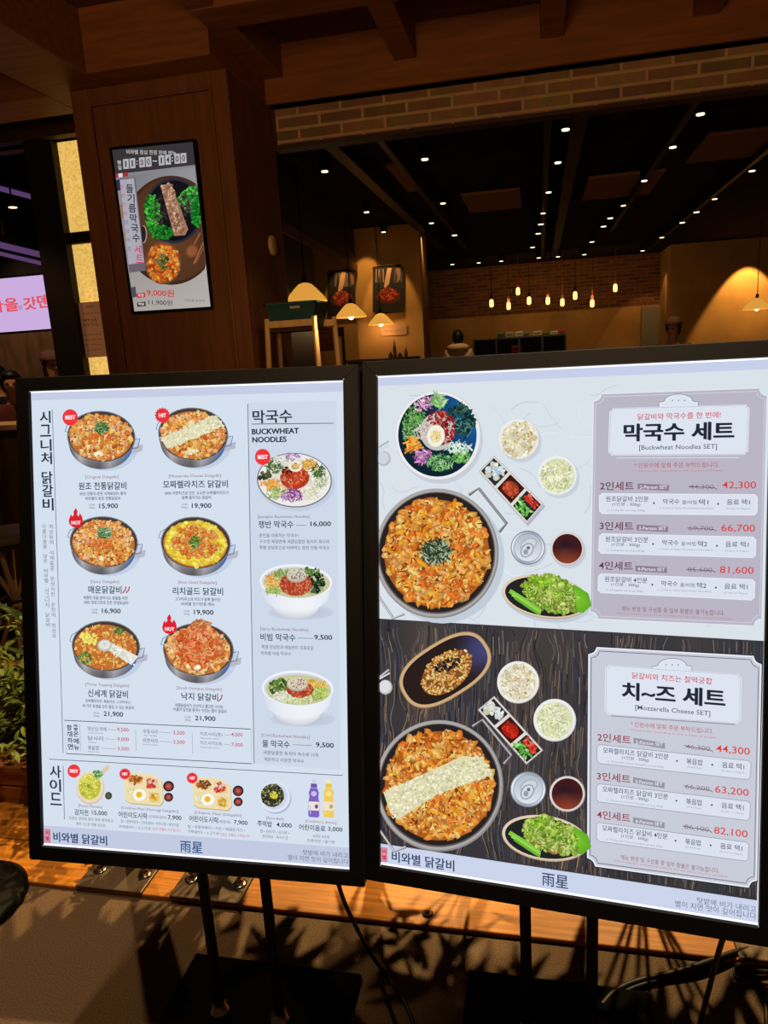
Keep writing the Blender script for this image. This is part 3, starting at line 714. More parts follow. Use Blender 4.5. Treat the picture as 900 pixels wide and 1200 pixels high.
# boxed extras
a = L_(3, .0012); BX = [(75.7, 843.9), (294.2, 854.2), (295.4, 894.8), (78.2, 882.8)]
a.line(BX, .9, (70, 76, 92), True)
a.vt('함께하면', [(81.6, 852.4), (82, 860), (82.6, 867.4), (83, 874.8)], 6.2, 6.6, DK, .02); a.vt('좋은메뉴', [(89.2, 852.4), (89.4, 859.8), (89.8, 868.2), (90.2, 875.8)], 6.2, 6.6, DK, .02)
for (x0, y0, x1, y1) in ((94, 848.5, 94.9, 880), (159.2, 854.5, 159.9, 880), (225.5, 859, 226.2, 883)): a.line([(x0, y0), (x1, y1)], .5, (150, 158, 176))
RD = (196, 60, 80)
for (n_, nx, ny, nw, p_, px, py, en) in (('맛난김 야채', 114, 854, 22, '9,500', 144.4, 855.2, 'Seasoned laver'), ('닭사리', 112.4, 865, 18, '9,000', 144.7, 866.4, 'Chicken'), ('볶음밥', 110, 876, 13, '3,500', 145, 877.4, 'Fried rice'),
        ('우동사리', 176.5, 857, 17, '3,500', 210, 858.8, 'Udon noodles'), ('라면사리', 176.5, 867.6, 17, '3,500', 210.2, 869.6, 'Ramen noodles'), ('치즈사리(중)', 247.8, 860.4, 26, '4,000', 278, 861, 'Mozzarella cheese'), ('치즈사리(대)', 247.8, 871, 26, '7,000', 278.2, 872.7, 'Mozzarella cheese')):
    a.t(n_, nx, ny, nw, 5.2, (70, 76, 92)); a.t(p_, px, py, 13.5, 5, RD, .006); a.line([(nx + nw / 2 + 2, ny + .5), (px - 8, py)], .5, (140, 148, 166)); a.t(en, nx - nw / 2 + len(en) * .65 + .5, ny + 4.6, len(en) * 1.3, 2, (130, 136, 152))
a.build('price_table', m_ink, pL, 'boxed table of extra toppings')
# side dishes
badge('BEST', 88, 902.6, 7.4, .0045); badge('HIT', 147.6, 906, 6.6, .0045); badge('HIT', 226.3, 910.8, 6.6, .0045)
a = L_(41); a.line([(116, 910), (126, 899)], 5, (222, 200, 170)); a.ell(126, 899.5, 2.6, 2.6, (222, 200, 170)); a.ell(106, 923.5, 16.5, 19, (214, 190, 160)); a.ell(105.6, 922.3, 16, 18.6, (236, 218, 190)); a.ell(105.4, 921.7, 13, 15, (196, 196, 70))
a.chunks((105.4, 921.7, 12, 14, 0), 100, 1.2, 3, [(206, 206, 84), (220, 218, 110), (186, 184, 60)], dark=.85); a.chunks((114, 907, 5, 4.5, 0), 24, 1.2, 2.2, [(70, 150, 80), (110, 180, 110)]); a.leaves((105.6, 921, 3, 2, 0), 6, 4, 1.6, [(120, 150, 40)])
a.ell(127.6, 932.2, 4.2, 4.6, (104, 104, 108)); a.ell(127.6, 932, 3.2, 3.5, (60, 56, 50)); a.chunks((127.6, 932, 2, 2, 0), 8, .6, 1, [(120, 140, 70)]); a.build('dish_picture', m_ink, pL, 'picture of a yellow potato pancake on a round board')
def tray(seed, cx, cy, x1, rice):
    a = L_(seed)
    rr = [(cx - 23, cy - 10), (cx - 17, cy - 19), (cx + 8, cy - 17), (cx + 21, cy - 10), (cx + 23, cy + 15), (cx + 19, cy + 20), (cx - 16, cy + 17), (cx - 22, cy + 13)]
    a.poly([(x + .8, y + 1.6) for x, y in rr], (206, 186, 140)); a.poly(rr, (240, 222, 176)); c2 = (232, 208, 160)
    a.poly([(cx - 18, cy - 15), (cx - 1, cy - 15), (cx - 1, cy - 4), (cx - 18, cy - 5)], c2); a.poly([(cx + 2, cy - 14), (cx + 17, cy - 10), (cx + 18, cy + 1), (cx + 3, cy)], c2); a.poly([(cx + 6, cy + 4), (cx + 19, cy + 5), (cx + 19, cy + 17), (cx + 6, cy + 16)], c2); a.poly([(cx - 21, cy - 1), (cx + 3, cy), (cx + 3, cy + 15), (cx - 19, cy + 13)], (234, 220, 170))
    a.chunks((cx - 9.5, cy - 10, 8, 5, 0), 50, 1.2, 2.6, [(214, 140, 50), (176, 92, 36), (150, 76, 40)] if not rice else [(150, 84, 44), (186, 110, 50), (120, 62, 34)]); a.chunks((cx + 9, cy - 6, 6, 6, 0), 30, 1.2, 2.6, [(206, 50, 50), (230, 110, 90), (240, 200, 180)])
    a.chunks((cx + 12.5, cy + 11, 5, 4.5, 0), 24, 1.4, 2.6, [(240, 176, 40), (246, 200, 80), (226, 150, 30)]); a.chunks((cx - 13, cy + 5, 6, 6, 0), 60, .7, 1.3, [(226, 222, 170), (236, 232, 190), (206, 206, 140)], dark=.9)
    a.ell(cx - 4.5, cy + 7.5, 7.6, 7, (250, 248, 238)); a.ell(cx - 5, cy + 7.2, 3.6, 3.6, (240, 184, 40))
    for (y, r) in ((cy - 2.6, 6.4), (cy + 10.2, 5.4)):
        a.ell(x1, y, r, r * .98, (40, 34, 44)); a.ell(x1, y + .2, r * .72, r * .7, (150, 56, 44)); a.ell(x1, y, r * .4, r * .35, (176, 96, 84))
    a.build('dish_picture', m_ink, pL, 'picture of a cream child meal tray with a fried egg, ' + ('right of the two' if rice else 'left of the two'))
tray(42, 168.5, 923.6, 198, False); tray(43, 248.5, 929, 279.4, True)
a = L_(44); a.ell(323.6, 935.6, 18, 18, (176, 186, 214)); a.ell(322.2, 933.8, 18, 18, (224, 230, 244)); a.ell(321.6, 933, 15.5, 15.5, (206, 214, 234)); a.ell(319.4, 932, 13.5, 13.5, (64, 66, 46))
a.chunks((319.4, 932, 13, 13, 0), 160, .9, 1.9, [(50, 52, 40), (90, 92, 60), (150, 150, 100), (36, 36, 32)]); a.chunks((321, 932, 4.5, 4, 0), 30, .9, 1.6, [(230, 206, 60), (240, 220, 90)]); a.build('dish_picture', m_ink, pL, 'picture of a dark seaweed rice ball dish')
a = L_(45)
for (cx, c1, c2, c3) in ((367.9, (130, 100, 196), (206, 190, 230), (110, 80, 176)), (385.2, (240, 206, 90), (250, 226, 150), (236, 196, 60))):
    a.poly([(cx - 1.6, 912.5), (cx + 1.8, 912.7), (cx + 2.4, 918), (cx - 2.4, 917.6)], mul(c2, 1.05)); a.poly([(cx - 3.4, 918), (cx + 3.4, 918.4), (cx + 3.8, 923), (cx - 3.8, 922.6)], c3)
    a.poly([(cx - 4, 923), (cx + 4, 923.4), (cx + 6, 929), (cx + 5.2, 934), (cx + 6.4, 940), (cx + 6.4, 956), (cx + 5, 958), (cx - 5.4, 957.2), (cx - 6.6, 955), (cx - 6.4, 939.4), (cx - 5.2, 933.5), (cx - 6, 928.5)], c1)
    a.poly([(cx - 6.2, 939), (cx + 6.2, 939.6), (cx + 6.2, 950), (cx - 6.2, 949.4)], (240, 226, 214)); a.ell(cx, 930, 3.4, 3, c2); a.ell(cx + 3, 945, 2, 2.6, mul(c1, .8)); a.line([(cx - 4.6, 943), (cx - 4, 954)], 1, c2)
a.build('dish_picture', m_ink, pL, 'picture of a purple and a yellow drink bottle')
SM = (76, 80, 96)
caption([('[Potato Pancake]', 106, 945, 28, 4, BRN), ('감자전', 95.8, 951.8, 16, 7, (46, 56, 74), .012), ('15,000', 117, 952.8, 18, 5.8, PR, .012), ('강원도 감자로 갈아 부쳐 바삭하고', 106.8, 959.8, 52, 4, SM), ('매우 고소한 전통 감자전', 106.8, 966, 34, 3.8, SM)], 'name and price of the potato pancake')
caption([('[Children Meal (Nurungji Dakgalbi)]', 175.7, 948.8, 67, 4, BRN), ('어린이도시락', 156, 955, 34, 7.2, (46, 56, 74), .012), ('(간장닭갈비)', 185, 957.4, 21, 4, SM), ('7,900', 205, 958.2, 16, 5.8, PR, .012), ('밥 • 궁중떡볶이 • 간장닭갈비 • 치킨너겟 • 메추리알', 175.7, 964.2, 68, 3.8, SM), ('과채샐러드 • 소고기국', 158, 969.4, 37, 3.6, SM), ('*그림은 연출된 사진입니다', 193.6, 971.8, 37, 3.4, (206, 70, 80))], 'name and price of the left child meal')
caption([('[Children Meal (Dakgalbi)]', 255.7, 954, 55, 4, BRN), ('어린이도시락', 239, 960, 34, 7.2, (46, 56, 74), .012), ('(매운맛)', 263.4, 963, 14, 4, SM), ('7,900', 282.3, 964, 16, 5.8, PR, .012), ('밥 • 궁중떡볶이 • 치킨 • 매콤돈가스 •', 253.7, 970.4, 67, 3.8, SM), ('과채샐러드 • 소고기국', 238.3, 975.2, 36, 3.6, SM), ('*그림은 연출된 사진입니다', 274.5, 978.4, 37, 3.4, (206, 70, 80))], 'name and price of the right child meal')
caption([('[Rice Ball]', 322.2, 959.3, 20, 4, BRN), ('주먹밥', 310.4, 965.2, 17, 7, (46, 56, 74), .012), ('4,000', 333, 967, 18, 5.8, PR, .012), ('밥 • 단무지 • 김가루 •', 322.2, 974.7, 34, 3.8, SM), ('참치마요 • 옥수수 콘', 322.7, 980.6, 30, 3.8, SM)], 'name and price of the rice ball')
caption([("[Children's drinks]", 376.3, 963.2, 36, 4, BRN), ('어린이음료', 366, 969.8, 31, 7, (46, 56, 74), .012), ('3,000', 393, 971.8, 17, 5.8, PR, .012), ('사과맛 포도맛', 376.3, 980, 20, 3.6, SM), ('오렌지맛 / 딸기맛', 376.3, 985.6, 33, 3.8, SM)], 'name and price of the drinks')
def footer(Pn, parent, mk, stamp, word, hanja, t1, t2, col, hc):
    a = Art(Pn, .0012, 1)
    x, y, w, h = stamp
    a.poly([(x - w / 2, y - h / 2), (x + w / 2, y - h / 2 + .5), (x + w / 2, y + h / 2 + .5), (x - w / 2, y + h / 2)], (206, 92, 110)); a.poly([(x - w / 2 + .8, y - h / 2 + .9), (x + w / 2 - .8, y - h / 2 + 1.3), (x + w / 2 - .8, y + h / 2 - .4), (x - w / 2 + .8, y + h / 2 - .8)], (226, 150, 166))
    a.t('비', x, y - h * .22, w * .62, h * .32, (200, 30, 50), .03); a.t('별', x, y + h * .2, w * .62, h * .32, (200, 30, 50), .03); a.build('stamp_mark', m_ink, parent, 'small upright red seal')
    a = Art(Pn, .0012, 1); a.t(word[0], *word[1:], col, .012, 0, .3); a.build('shop_name', m_ink, parent, 'dark blue shop name at the lower left')
    a = Art(Pn, .0012, 1); a.t(hanja[0], *hanja[1:], hc, .010); a.build('shop_name', m_ink, parent, 'two large blue characters in the footer')
    a = Art(Pn, .0012, 1); a.t(t1[0], *t1[1:], (96, 106, 132)); a.t(t2[0], *t2[1:], (96, 106, 132)); a.build('slogan', m_ink, parent, 'two grey lines at the lower right')
footer(PL_, pL, m_ink, (56, 979, 6.4, 16), ('비와별 닭갈비', 94, 982.5, 63, 11.5), ('雨星', 224.5, 992.4, 26, 13.5), ('텃밭에 비가 내리고', 381.5, 1000.3, 53, 6), ('별이 지면 맛이 깊어집니다', 372.8, 1006.8, 71, 6), (42, 70, 112), (30, 78, 126))

# ---- right poster ------------------------------------------------------------------------------
def R_(seed=1, z0=.0006): return Art(PR_, z0, seed)
a = R_(); a.poly([(443, 441), (902.3, 419), (902, 432.5), (443.2, 452.5)], (198, 208, 234)); a.build('header_band', m_ink, pR, 'lavender band along the top of the poster')
a = R_(7, .0004)
for i in range(90):
    x, y = a.r.uniform(445, 895), a.r.uniform(455, 735); t = a.r.uniform(-.8, .8); p = []
    for k in range(6): p.append((x, y)); t += a.r.uniform(-.5, .5); x += 7 * math.cos(t); y += 7 * math.sin(t)
    if 446 < x < 894: a.line(p, a.r.uniform(.5, 1.1), a.r.choice([(194, 204, 216), (226, 236, 246), (200, 212, 224), (188, 198, 212)]), z=a.lev(i))
a.build('tabletop_print', m_ink, pR, 'white plaster tabletop printed in the upper half')
# dark wood half
def wt(x): return 724.8 + (x - 444) * 26.2 / 451
def wb(x): return 988.3 + (x - 445.5) * 66.6 / 441
a = R_(8); cols = [(68, 61, 60), (60, 56, 60), (78, 67, 61), (56, 57, 62)]
xs = [444, 470, 498, 528, 556, 588, 620, 652, 684, 716, 748, 782, 816, 850, 895]
for i in range(len(xs) - 1):
    x0, x1 = xs[i], xs[i + 1]; c = a.r.choice(cols); lean = -8 * (x1 - 444) / 451; lean0 = -8 * (x0 - 444) / 451
    if i == 0: top_, bot_, cl_ = [(x0, wt(x0))], [(x0, wb(x0))], [c]
    top_ += [(x1, wt(x1))]; bot_ += [(x1 + lean, wb(x1 + lean))]; cl_ += [c]
n_ = len(top_)
a._add([a.p.uv(*q) for q in top_ + bot_], cl_ + [mul(c, .95) for c in cl_], [(k, k + 1, n_ + k + 1, n_ + k) for k in range(n_ - 1)])
a.up()
KN = [(560, 1004, 15), (478, 742, 12), (700, 748, 16), (834, 1044, 14), (640, 762, 10), (466, 842, 10), (790, 762, 12), (610, 735, 9), (690, 900, 10)]
def gx(x0, y):
    k = int((x0 - 440) / 31); ph = (k * 37 % 17) / 2.7
    dx = 2.2 * math.sin(y / 31 + ph) + 1.1 * math.sin(y / 13 + ph * 2 + x0 / 40)
    for kx, ky, s_ in KN:
        d = x0 - kx
        if abs(d) < 3.2 * s_: dx += math.copysign(s_ * math.exp(-abs(d) / s_), d) * math.exp(-((y - ky) / (1.5 * s_)) ** 2)
    return x0 + dx - 8 * (x0 - 444) / 451 * (y - 735) / 300
for i in range(2300):
    x0 = a.r.uniform(442, 898); y = a.r.uniform(wt(x0) - 8, wb(x0)); ln = a.r.uniform(10, 46); p = []
    for k in range(9):
        yy = y + ln * k / 8; xx = gx(x0, yy)
        if wt(xx) + .6 < yy < wb(xx) - .6 and 444.5 < xx < 894.6 - 8 * (yy - 745) / 338: p.append((xx, yy))
    tone = .5 + .5 * math.sin(x0 / 19 + y / 60)
    pal = [(118, 98, 82), (142, 118, 96), (96, 84, 78)] if a.r.random() < .25 + .35 * tone else [(38, 38, 44), (32, 30, 34), (58, 66, 76), (76, 80, 88)]
    if len(p) > 2: a.line(p, a.r.uniform(.4, 1.0), a.r.choice(pal), z=a.lev(i))
a.up(3e-4)
a.build('tabletop_print', m_ink, pR, 'dark grained wood tabletop printed in the lower half')
a = R_(); a.poly([(445.4, 988.3), (886.9, 1055), (886.5, 1083.5), (445.5, 1012.5)], (203, 213, 236)); a.build('footer_band', m_ink, pR, 'pale lavender band along the bottom of the poster')
BIG = [(238, 156, 60), (228, 128, 46), (246, 178, 86), (220, 108, 38), (250, 194, 108), (236, 142, 56), (240, 166, 90)]
def bigpan(seed, cx, cy, rx, ry, cheese, label):
    a = R_(seed, .0014); r = a.r; hc = (176, 176, 180) if cheese else (150, 152, 158)
    if not cheese: a.ell(cx + 7, cy + 6, rx, ry, (176, 186, 198), edge=(196, 206, 218))
    hand = [(cx + rx * .52, cy - ry * .90), (cx + rx * .68, cy - ry * 1.0), (cx + rx * 1.13, cy - ry * .46), (cx + rx * 1.01, cy - ry * .33)]
    a.line(hand, 3.4, (90, 86, 86)); a.line([(x - .6, y - .6) for x, y in hand], 2.2, hc)
    hand = [(cx - rx * .94, cy + ry * .66), (cx - rx * .70, cy + ry * 1.0), (cx - rx * .52, cy + ry * .93)]
    a.line(hand, 3, (120, 116, 114)); a.line([(x - .5, y - .5) for x, y in hand], 2, (200, 200, 202))
    a.ell(cx, cy, rx, ry, (140, 138, 138), 0, n=60); a.ell(cx - .6, cy - .8, rx * .985, ry * .985, (172, 168, 166), n=60); a.ell(cx, cy - .6, rx * .945, ry * .94, (96, 90, 88), n=60); a.ell(cx, cy - 1, rx * .925, ry * .92, (40, 34, 34), n=60)
    a.ell(cx, cy, rx * .85, ry * .83, (176, 92, 30), n=50)
    E = (cx, cy - 1, rx * .83, ry * .82, 0)
    a.chunks(E, 300, 5, 10, BIG, (.35, .8), .62, 1.14)
    a.chunks(E, 230, 3, 6.5, BIG, (.35, .8), .64, 1.16)
    for i in range(26):
        x, y = a.inell(*E); t = r.uniform(0, 3.14); l = r.uniform(5, 11)
        a.blob(x, y, l, l * .3, math.degrees(t), r.choice([(236, 160, 40), (240, 176, 64), (226, 140, 30)]), .75, 1.1, i, 8)
    a.up(3e-4)
    a.strands(E, 80, 7, 1.2, [(140, 56, 18), (120, 50, 20), (160, 70, 24)]); a.chunks(E, 26, 1.5, 3, [(90, 70, 30), (110, 60, 20)]); a.chunks(E, 260, .8, 1.8, [(255, 222, 160), (255, 206, 130), (160, 66, 20)], (.3, .8), .9, 1.05)
    if cheese:
        pts = [(cx - 70, cy + 8), (cx + 30, cy - 38), (cx + 52, cy - 36), (cx + 66, cy - 14), (cx - 2, cy + 10), (cx - 52, cy + 42), (cx - 62, cy + 32)]
        a.poly([(cx + (x - cx) * .93, cy + (y - cy) * .93) for x, y in pts], (224, 218, 178))
        def w_():
            u = r.random(); v = r.uniform(-.08, 1.05)
            p0 = (cx - 63 + u * 114, cy + 7 - u * 44); p1 = (cx - 54 + u * 117, cy + 38 - u * 52 - 6 * math.sin(u * 3.1))
            return (p0[0] + (p1[0] - p0[0]) * v, p0[1] + (p1[1] - p0[1]) * v)
        a.chunks(w_, 640, 1.4, 2.6, [(234, 230, 194), (224, 220, 176), (242, 238, 210), (212, 206, 158)], dark=.9, lite=1.05)
    else:
        a.chunks((cx - 1, cy - 2, 15, 12, 0), 50, 2, 4, [(40, 50, 36), (60, 72, 50)]); a.strands((cx, cy - 2, 17, 14, 0), 230, 10, 1.2, [(60, 84, 56), (100, 122, 84), (30, 42, 32), (150, 164, 130), (190, 200, 176), (44, 60, 44)])
    a.build('dish_picture', m_ink, pR, label)
bigpan(51, 512, 648.5, 72.5, 76, False, 'picture of a large pan of orange chicken with a green tuft')
bigpan(52, 515, 920.5, 75, 77, True, 'picture of a large pan of orange chicken under a cheese stripe')
# noodle plate
a = R_(53, .0014); a.ell(516, 515, 50, 52, (180, 190, 202), edge=(198, 208, 220)); a.ell(513.6, 511, 50.5, 52.5, (206, 204, 208), n=50); a.ell(513.2, 510.4, 49.5, 51.5, (236, 238, 242), n=50)
n = 48; a.fan((505, 515), a.epts(512.8, 510.2, 46, 48.4, 0, n), (18, 44, 56), [mixc((16, 36, 46), (24, 96, 170), max(0, math.cos(math.radians(360 * k / n + 30))) ** 1.5) for k in range(n)])
a.chunks((486, 498, 12, 20, 20), 150, 1.4, 2.8, [(60, 120, 56), (90, 150, 76), (36, 84, 46), (130, 176, 110)]); a.strands((486, 498, 13, 21, 20), 160, 5, .6, [(110, 170, 90), (40, 90, 50), (170, 210, 150)]); a.leaves((484, 490, 10, 16, 20), 40, 7, 2.6, [(110, 170, 80), (70, 130, 60)])
a.strands((497, 474, 12, 6, -20), 50, 8, 1.2, [(206, 150, 190), (226, 200, 220), (170, 100, 150)]); a.leaves((513, 470, 9, 7, 30), 20, 14, 4, [(130, 190, 110), (170, 210, 150)])
a.chunks((541, 492, 15, 20, -20), 130, 1.6, 3.4, [(24, 54, 50), (34, 74, 60), (16, 34, 40), (60, 100, 80)]); a.strands((541, 494, 15, 20, 0), 80, 8, 1, [(40, 84, 70), (20, 44, 46), (90, 130, 110)])
a.strands((484, 522, 8, 7, 0), 30, 12, 1.6, [(236, 150, 50), (240, 170, 80)]); a.strands((496, 535, 10, 8, 0), 60, 8, 1.2, [(190, 110, 180), (220, 170, 210), (150, 70, 140)])
a.chunks((516, 542, 15, 10, 0), 110, 1.3, 2.6, [(70, 140, 70), (110, 176, 100), (40, 104, 60)]); a.strands((516, 542, 16, 10, 0), 120, 5, .6, [(140, 200, 120), (50, 110, 60), (190, 220, 170)]); a.chunks((541, 534, 10, 9, 0), 80, 1.5, 3, [(120, 190, 90), (160, 210, 130), (80, 150, 70)]); a.strands((536, 524, 16, 6, 0), 60, 9, 1, [(226, 240, 230), (190, 220, 200)])
a.ell(513, 506, 20, 22, (196, 196, 190)); a.chunks((517, 501, 17, 20, -20), 170, 1.3, 2.8, [(166, 40, 40), (140, 30, 34), (190, 70, 60), (110, 24, 28)]); a.strands((517, 500, 17, 19, 0), 110, 4, .6, [(206, 110, 100), (190, 70, 70), (110, 20, 30), (230, 180, 170)]); a.strands((500, 505, 8, 14, 70), 60, 8, 1, [(226, 214, 206), (206, 190, 186)])
a.ell(511.5, 511, 10.5, 13, (236, 228, 208), 5); a.ell(511.5, 511, 10, 12.4, (244, 240, 226), 5); a.ell(511.5, 512, 6, 7, (236, 214, 150)); a.chunks((511.5, 511, 7, 9, 0), 40, .7, 1.4, [(200, 176, 110), (246, 240, 210), (226, 206, 150)], dark=.9)
a.build('dish_picture', m_ink, pR, 'picture of a dark round plate of noodles and vegetables')
def sidebowl(seed, cx, cy, r, style, label, dark=False):
    a = R_(seed, .0014)
    if not dark: a.ell(cx + 2.5, cy + 3, r, r, (180, 190, 202), edge=(200, 210, 222))
    a.ell(cx, cy, r, r, (210, 204, 198) if style == 'k' else (206, 212, 220)); a.ell(cx - .5, cy - .6, r * .97, r * .97, (238, 238, 238)); a.ell(cx, cy, r * .86, r * .86, (228, 222, 198) if style == 'k' else (220, 226, 190))
    if style == 'k': a.chunks((cx, cy, r * .82, r * .82, 0), 170, 2.2, 4.2, [(238, 230, 202), (244, 238, 218), (226, 210, 170), (236, 224, 186)], (.6, 1), .84, 1.04); a.chunks((cx, cy, r * .8, r * .8, 0), 60, .8, 1.5, [(176, 190, 120), (196, 160, 100), (170, 140, 80)])
    else: a.strands((cx - 1, cy, r * .74, r * .74, 0), 330, 8, 1, [(230, 234, 198), (214, 222, 172), (240, 242, 220), (196, 204, 140), (222, 222, 164)])
    a.build('dish_picture', m_ink, pR, label)
sidebowl(54, 608.3, 515, 24, 'k', 'picture of a white bowl of diced radish, upper set'); sidebowl(55, 653.5, 557.5, 23.5, 's', 'picture of a white bowl of shredded cabbage, upper set')
sidebowl(56, 607.4, 799.4, 24.8, 'k', 'picture of a white bowl of diced radish, lower set', True); sidebowl(57, 650.2, 843.7, 25, 's', 'picture of a white bowl of shredded cabbage, lower set', True)
def tri(seed, q, label, dark):
    a = R_(seed, .0014); q = [np.array(p, float) for p in q]
    def B(u, v): return tuple((q[0] * (1 - v) + q[3] * v) * (1 - u) + (q[1] * (1 - v) + q[2] * v) * u)
    if not dark: a.poly([tuple(np.array(p) + (2, 3)) for p in q], (176, 186, 198))
    a.poly([tuple(p) for p in q], (190, 182, 180)); a.poly([B(.01, .03), B(.99, .03), B(.99, .97), B(.01, .97)], (226, 220, 216))
    base = [(44, 44, 48), (60, 24, 20), (34, 34, 36)]
    for k in range(3):
        u0, u1 = k / 3 + .022, (k + 1) / 3 - .022
        a.poly([B(u0, .09), B(u1, .09), B(u1, .91), B(u0, .91)], base[k])
    def cell(k, m=.2): return lambda: B(k / 3 + a.r.uniform(.05, .28), a.r.uniform(m, 1 - m))
    a.chunks(cell(0), 22, 3, 5.5, [(214, 230, 240), (190, 216, 236), (236, 236, 226), (226, 226, 206)], dark=.85, lite=1.05)
    rc = (186, 40, 26) if dark else (176, 70, 44)
    c = B(.5, .5); a.ell(c[0], c[1], 10.5, 8.5, rc, 35, mul(rc, .8)); a.chunks(cell(1, .3), 26, 1.5, 3, [mul(rc, 1.1), mul(rc, .95), mul(rc, 1.25)])
    a.leaves(lambda: B(.70 + a.r.uniform(0, .25), a.r.uniform(.5, .85)), 22, 10, 3.2, [(110, 190, 80), (80, 160, 60), (150, 210, 120)]); a.leaves(lambda: B(.72 + a.r.uniform(0, .22), a.r.uniform(.15, .42)), 20, 8, 3.4, [(226, 70, 50), (240, 120, 96), (206, 50, 40)])
    a.build('dish_picture', m_ink, pR, label)
tri(58, [(579.3, 533.9), (637.3, 590.4), (616.9, 613.9), (561, 552.2)], 'picture of a three compartment sauce tray, upper set', False); tri(59, [(579.3, 815.3), (636.7, 878.9), (616.9, 895.7), (560, 831.5)], 'picture of a three compartment sauce tray, lower set', True)
def can(seed, cx, cy, r, label, dark):
    a = R_(seed, .0014)
    if not dark: a.ell(cx + 2, cy + 2.5, r, r, (176, 186, 200), edge=(196, 206, 218))
    a.ell(cx, cy, r, r, (120, 128, 140)); n = 36
    a.fan((cx, cy), a.epts(cx, cy, r * .95, r * .95, 0, n), (214, 222, 230), [mixc((150, 160, 174), (236, 240, 246), .5 + .5 * math.sin(4 * math.pi * k / n + 1)) for k in range(n)])
    a.ell(cx, cy, r * .84, r * .84, (150, 160, 172)); a.fan((cx, cy), a.epts(cx, cy, r * .8, r * .8, 0, n), (196, 206, 216), [mixc((176, 188, 200), (224, 230, 238), .5 + .5 * math.sin(2 * math.pi * k / n)) for k in range(n)])
    a.ell(cx + 1, cy - 4, r * .5, r * .34, (166, 176, 188), -25); a.ell(cx + 1, cy - 4, r * .44, r * .28, (206, 214, 222), -25)
    a.ell(cx - 1, cy + 3, r * .34, r * .46, (140, 150, 162), 35); a.ell(cx - 1, cy + 3, r * .28, r * .40, (214, 220, 228), 35); a.ell(cx - 2.5, cy + 5, r * .14, r * .16, (150, 158, 170)); a.ell(cx + .5, cy + .2, 2, 2, (96, 104, 116))
    a.build('dish_picture', m_ink, pR, label)
can(60, 618.7, 641.7, 20, 'picture of a silver drink can from above, upper set', False); can(61, 619, 924.7, 21, 'picture of a silver drink can from above, lower set', True)
def cola(seed, cx, cy, r, label, dark):
    a = R_(seed, .0014)
    if not dark: a.ell(cx + 2, cy + 3, r, r, (176, 186, 200), edge=(198, 208, 220))
    a.ell(cx, cy, r, r, (196, 186, 186)); a.ell(cx - .4, cy - .5, r * .96, r * .96, (222, 214, 212)); n = 36
    a.fan((cx - 3, cy - 4), a.epts(cx, cy, r * .87, r * .87, 0, n), (38, 24, 38), [mixc((70, 28, 26), (146, 66, 40), max(0, math.sin(2 * math.pi * k / n))) for k in range(n)])
    a.build('dish_picture', m_ink, pR, label)
cola(62, 664.8, 643, 20, 'picture of a cup of dark cola, upper set', False); cola(63, 664.8, 930, 21, 'picture of a cup of dark cola, lower set', True)
def lettuce(seed, cx, cy, rx, ry, label, dark):
    a = R_(seed, .003); rot = 9
    if not dark: a.ell(cx + 2, cy + 4, rx, ry, (176, 186, 198), rot, (196, 206, 218))
    a.ell(cx, cy, rx, ry, (196, 172, 146), rot); a.ell(cx - .5, cy - .8, rx * .985, ry * .97, (226, 206, 182), rot); a.ell(cx, cy, rx * .93, ry * .88, (36, 36, 38), rot)
    a.fan((cx + 36, cy + 2), [(cx + 20, cy - 10), (cx + 34, cy - 14), (cx + 50, cy - 4), (cx + 54, cy + 10), (cx + 44, cy + 19), (cx + 26, cy + 16)], (130, 200, 50), (96, 170, 36))
    a.chunks((cx + 4, cy - 6, 30, 18, 15), 230, 3, 7, [(150, 184, 56), (172, 200, 78), (122, 164, 44), (186, 208, 100), (110, 150, 40)], (.35, .8), .6, 1.12)
    a.chunks((cx + 8, cy + 10, 30, 7, 10), 80, 2.5, 5, [(150, 184, 70), (120, 160, 50), (184, 200, 110), (150, 120, 60)], (.4, .8)); a.strands((cx + 6, cy - 2, 32, 17, 10), 110, 6, .7, [(196, 214, 120), (84, 124, 32), (204, 220, 140)])
    for k in range(3): a.line([(cx - 42 + 3 * k, cy - 7 + 4 * k), (cx - 24 + 2 * k, cy + 4 + 4 * k), (cx - 6, cy + 17 + 2 * k)], 5 - k, [(130, 200, 60), (150, 214, 90), (110, 180, 50)][k])
    a.leaves((cx - 6, cy - 18, 12, 6, 0), 26, 9, 5, [(150, 190, 60), (120, 170, 44)])
    a.build('dish_picture', m_ink, pR, label)
lettuce(64, 639.5, 699, 51.5, 25.5, 'picture of an oval plate of green lettuce, upper set', False); lettuce(65, 639, 981.5, 51, 26.5, 'picture of an oval plate of green lettuce, lower set', True)
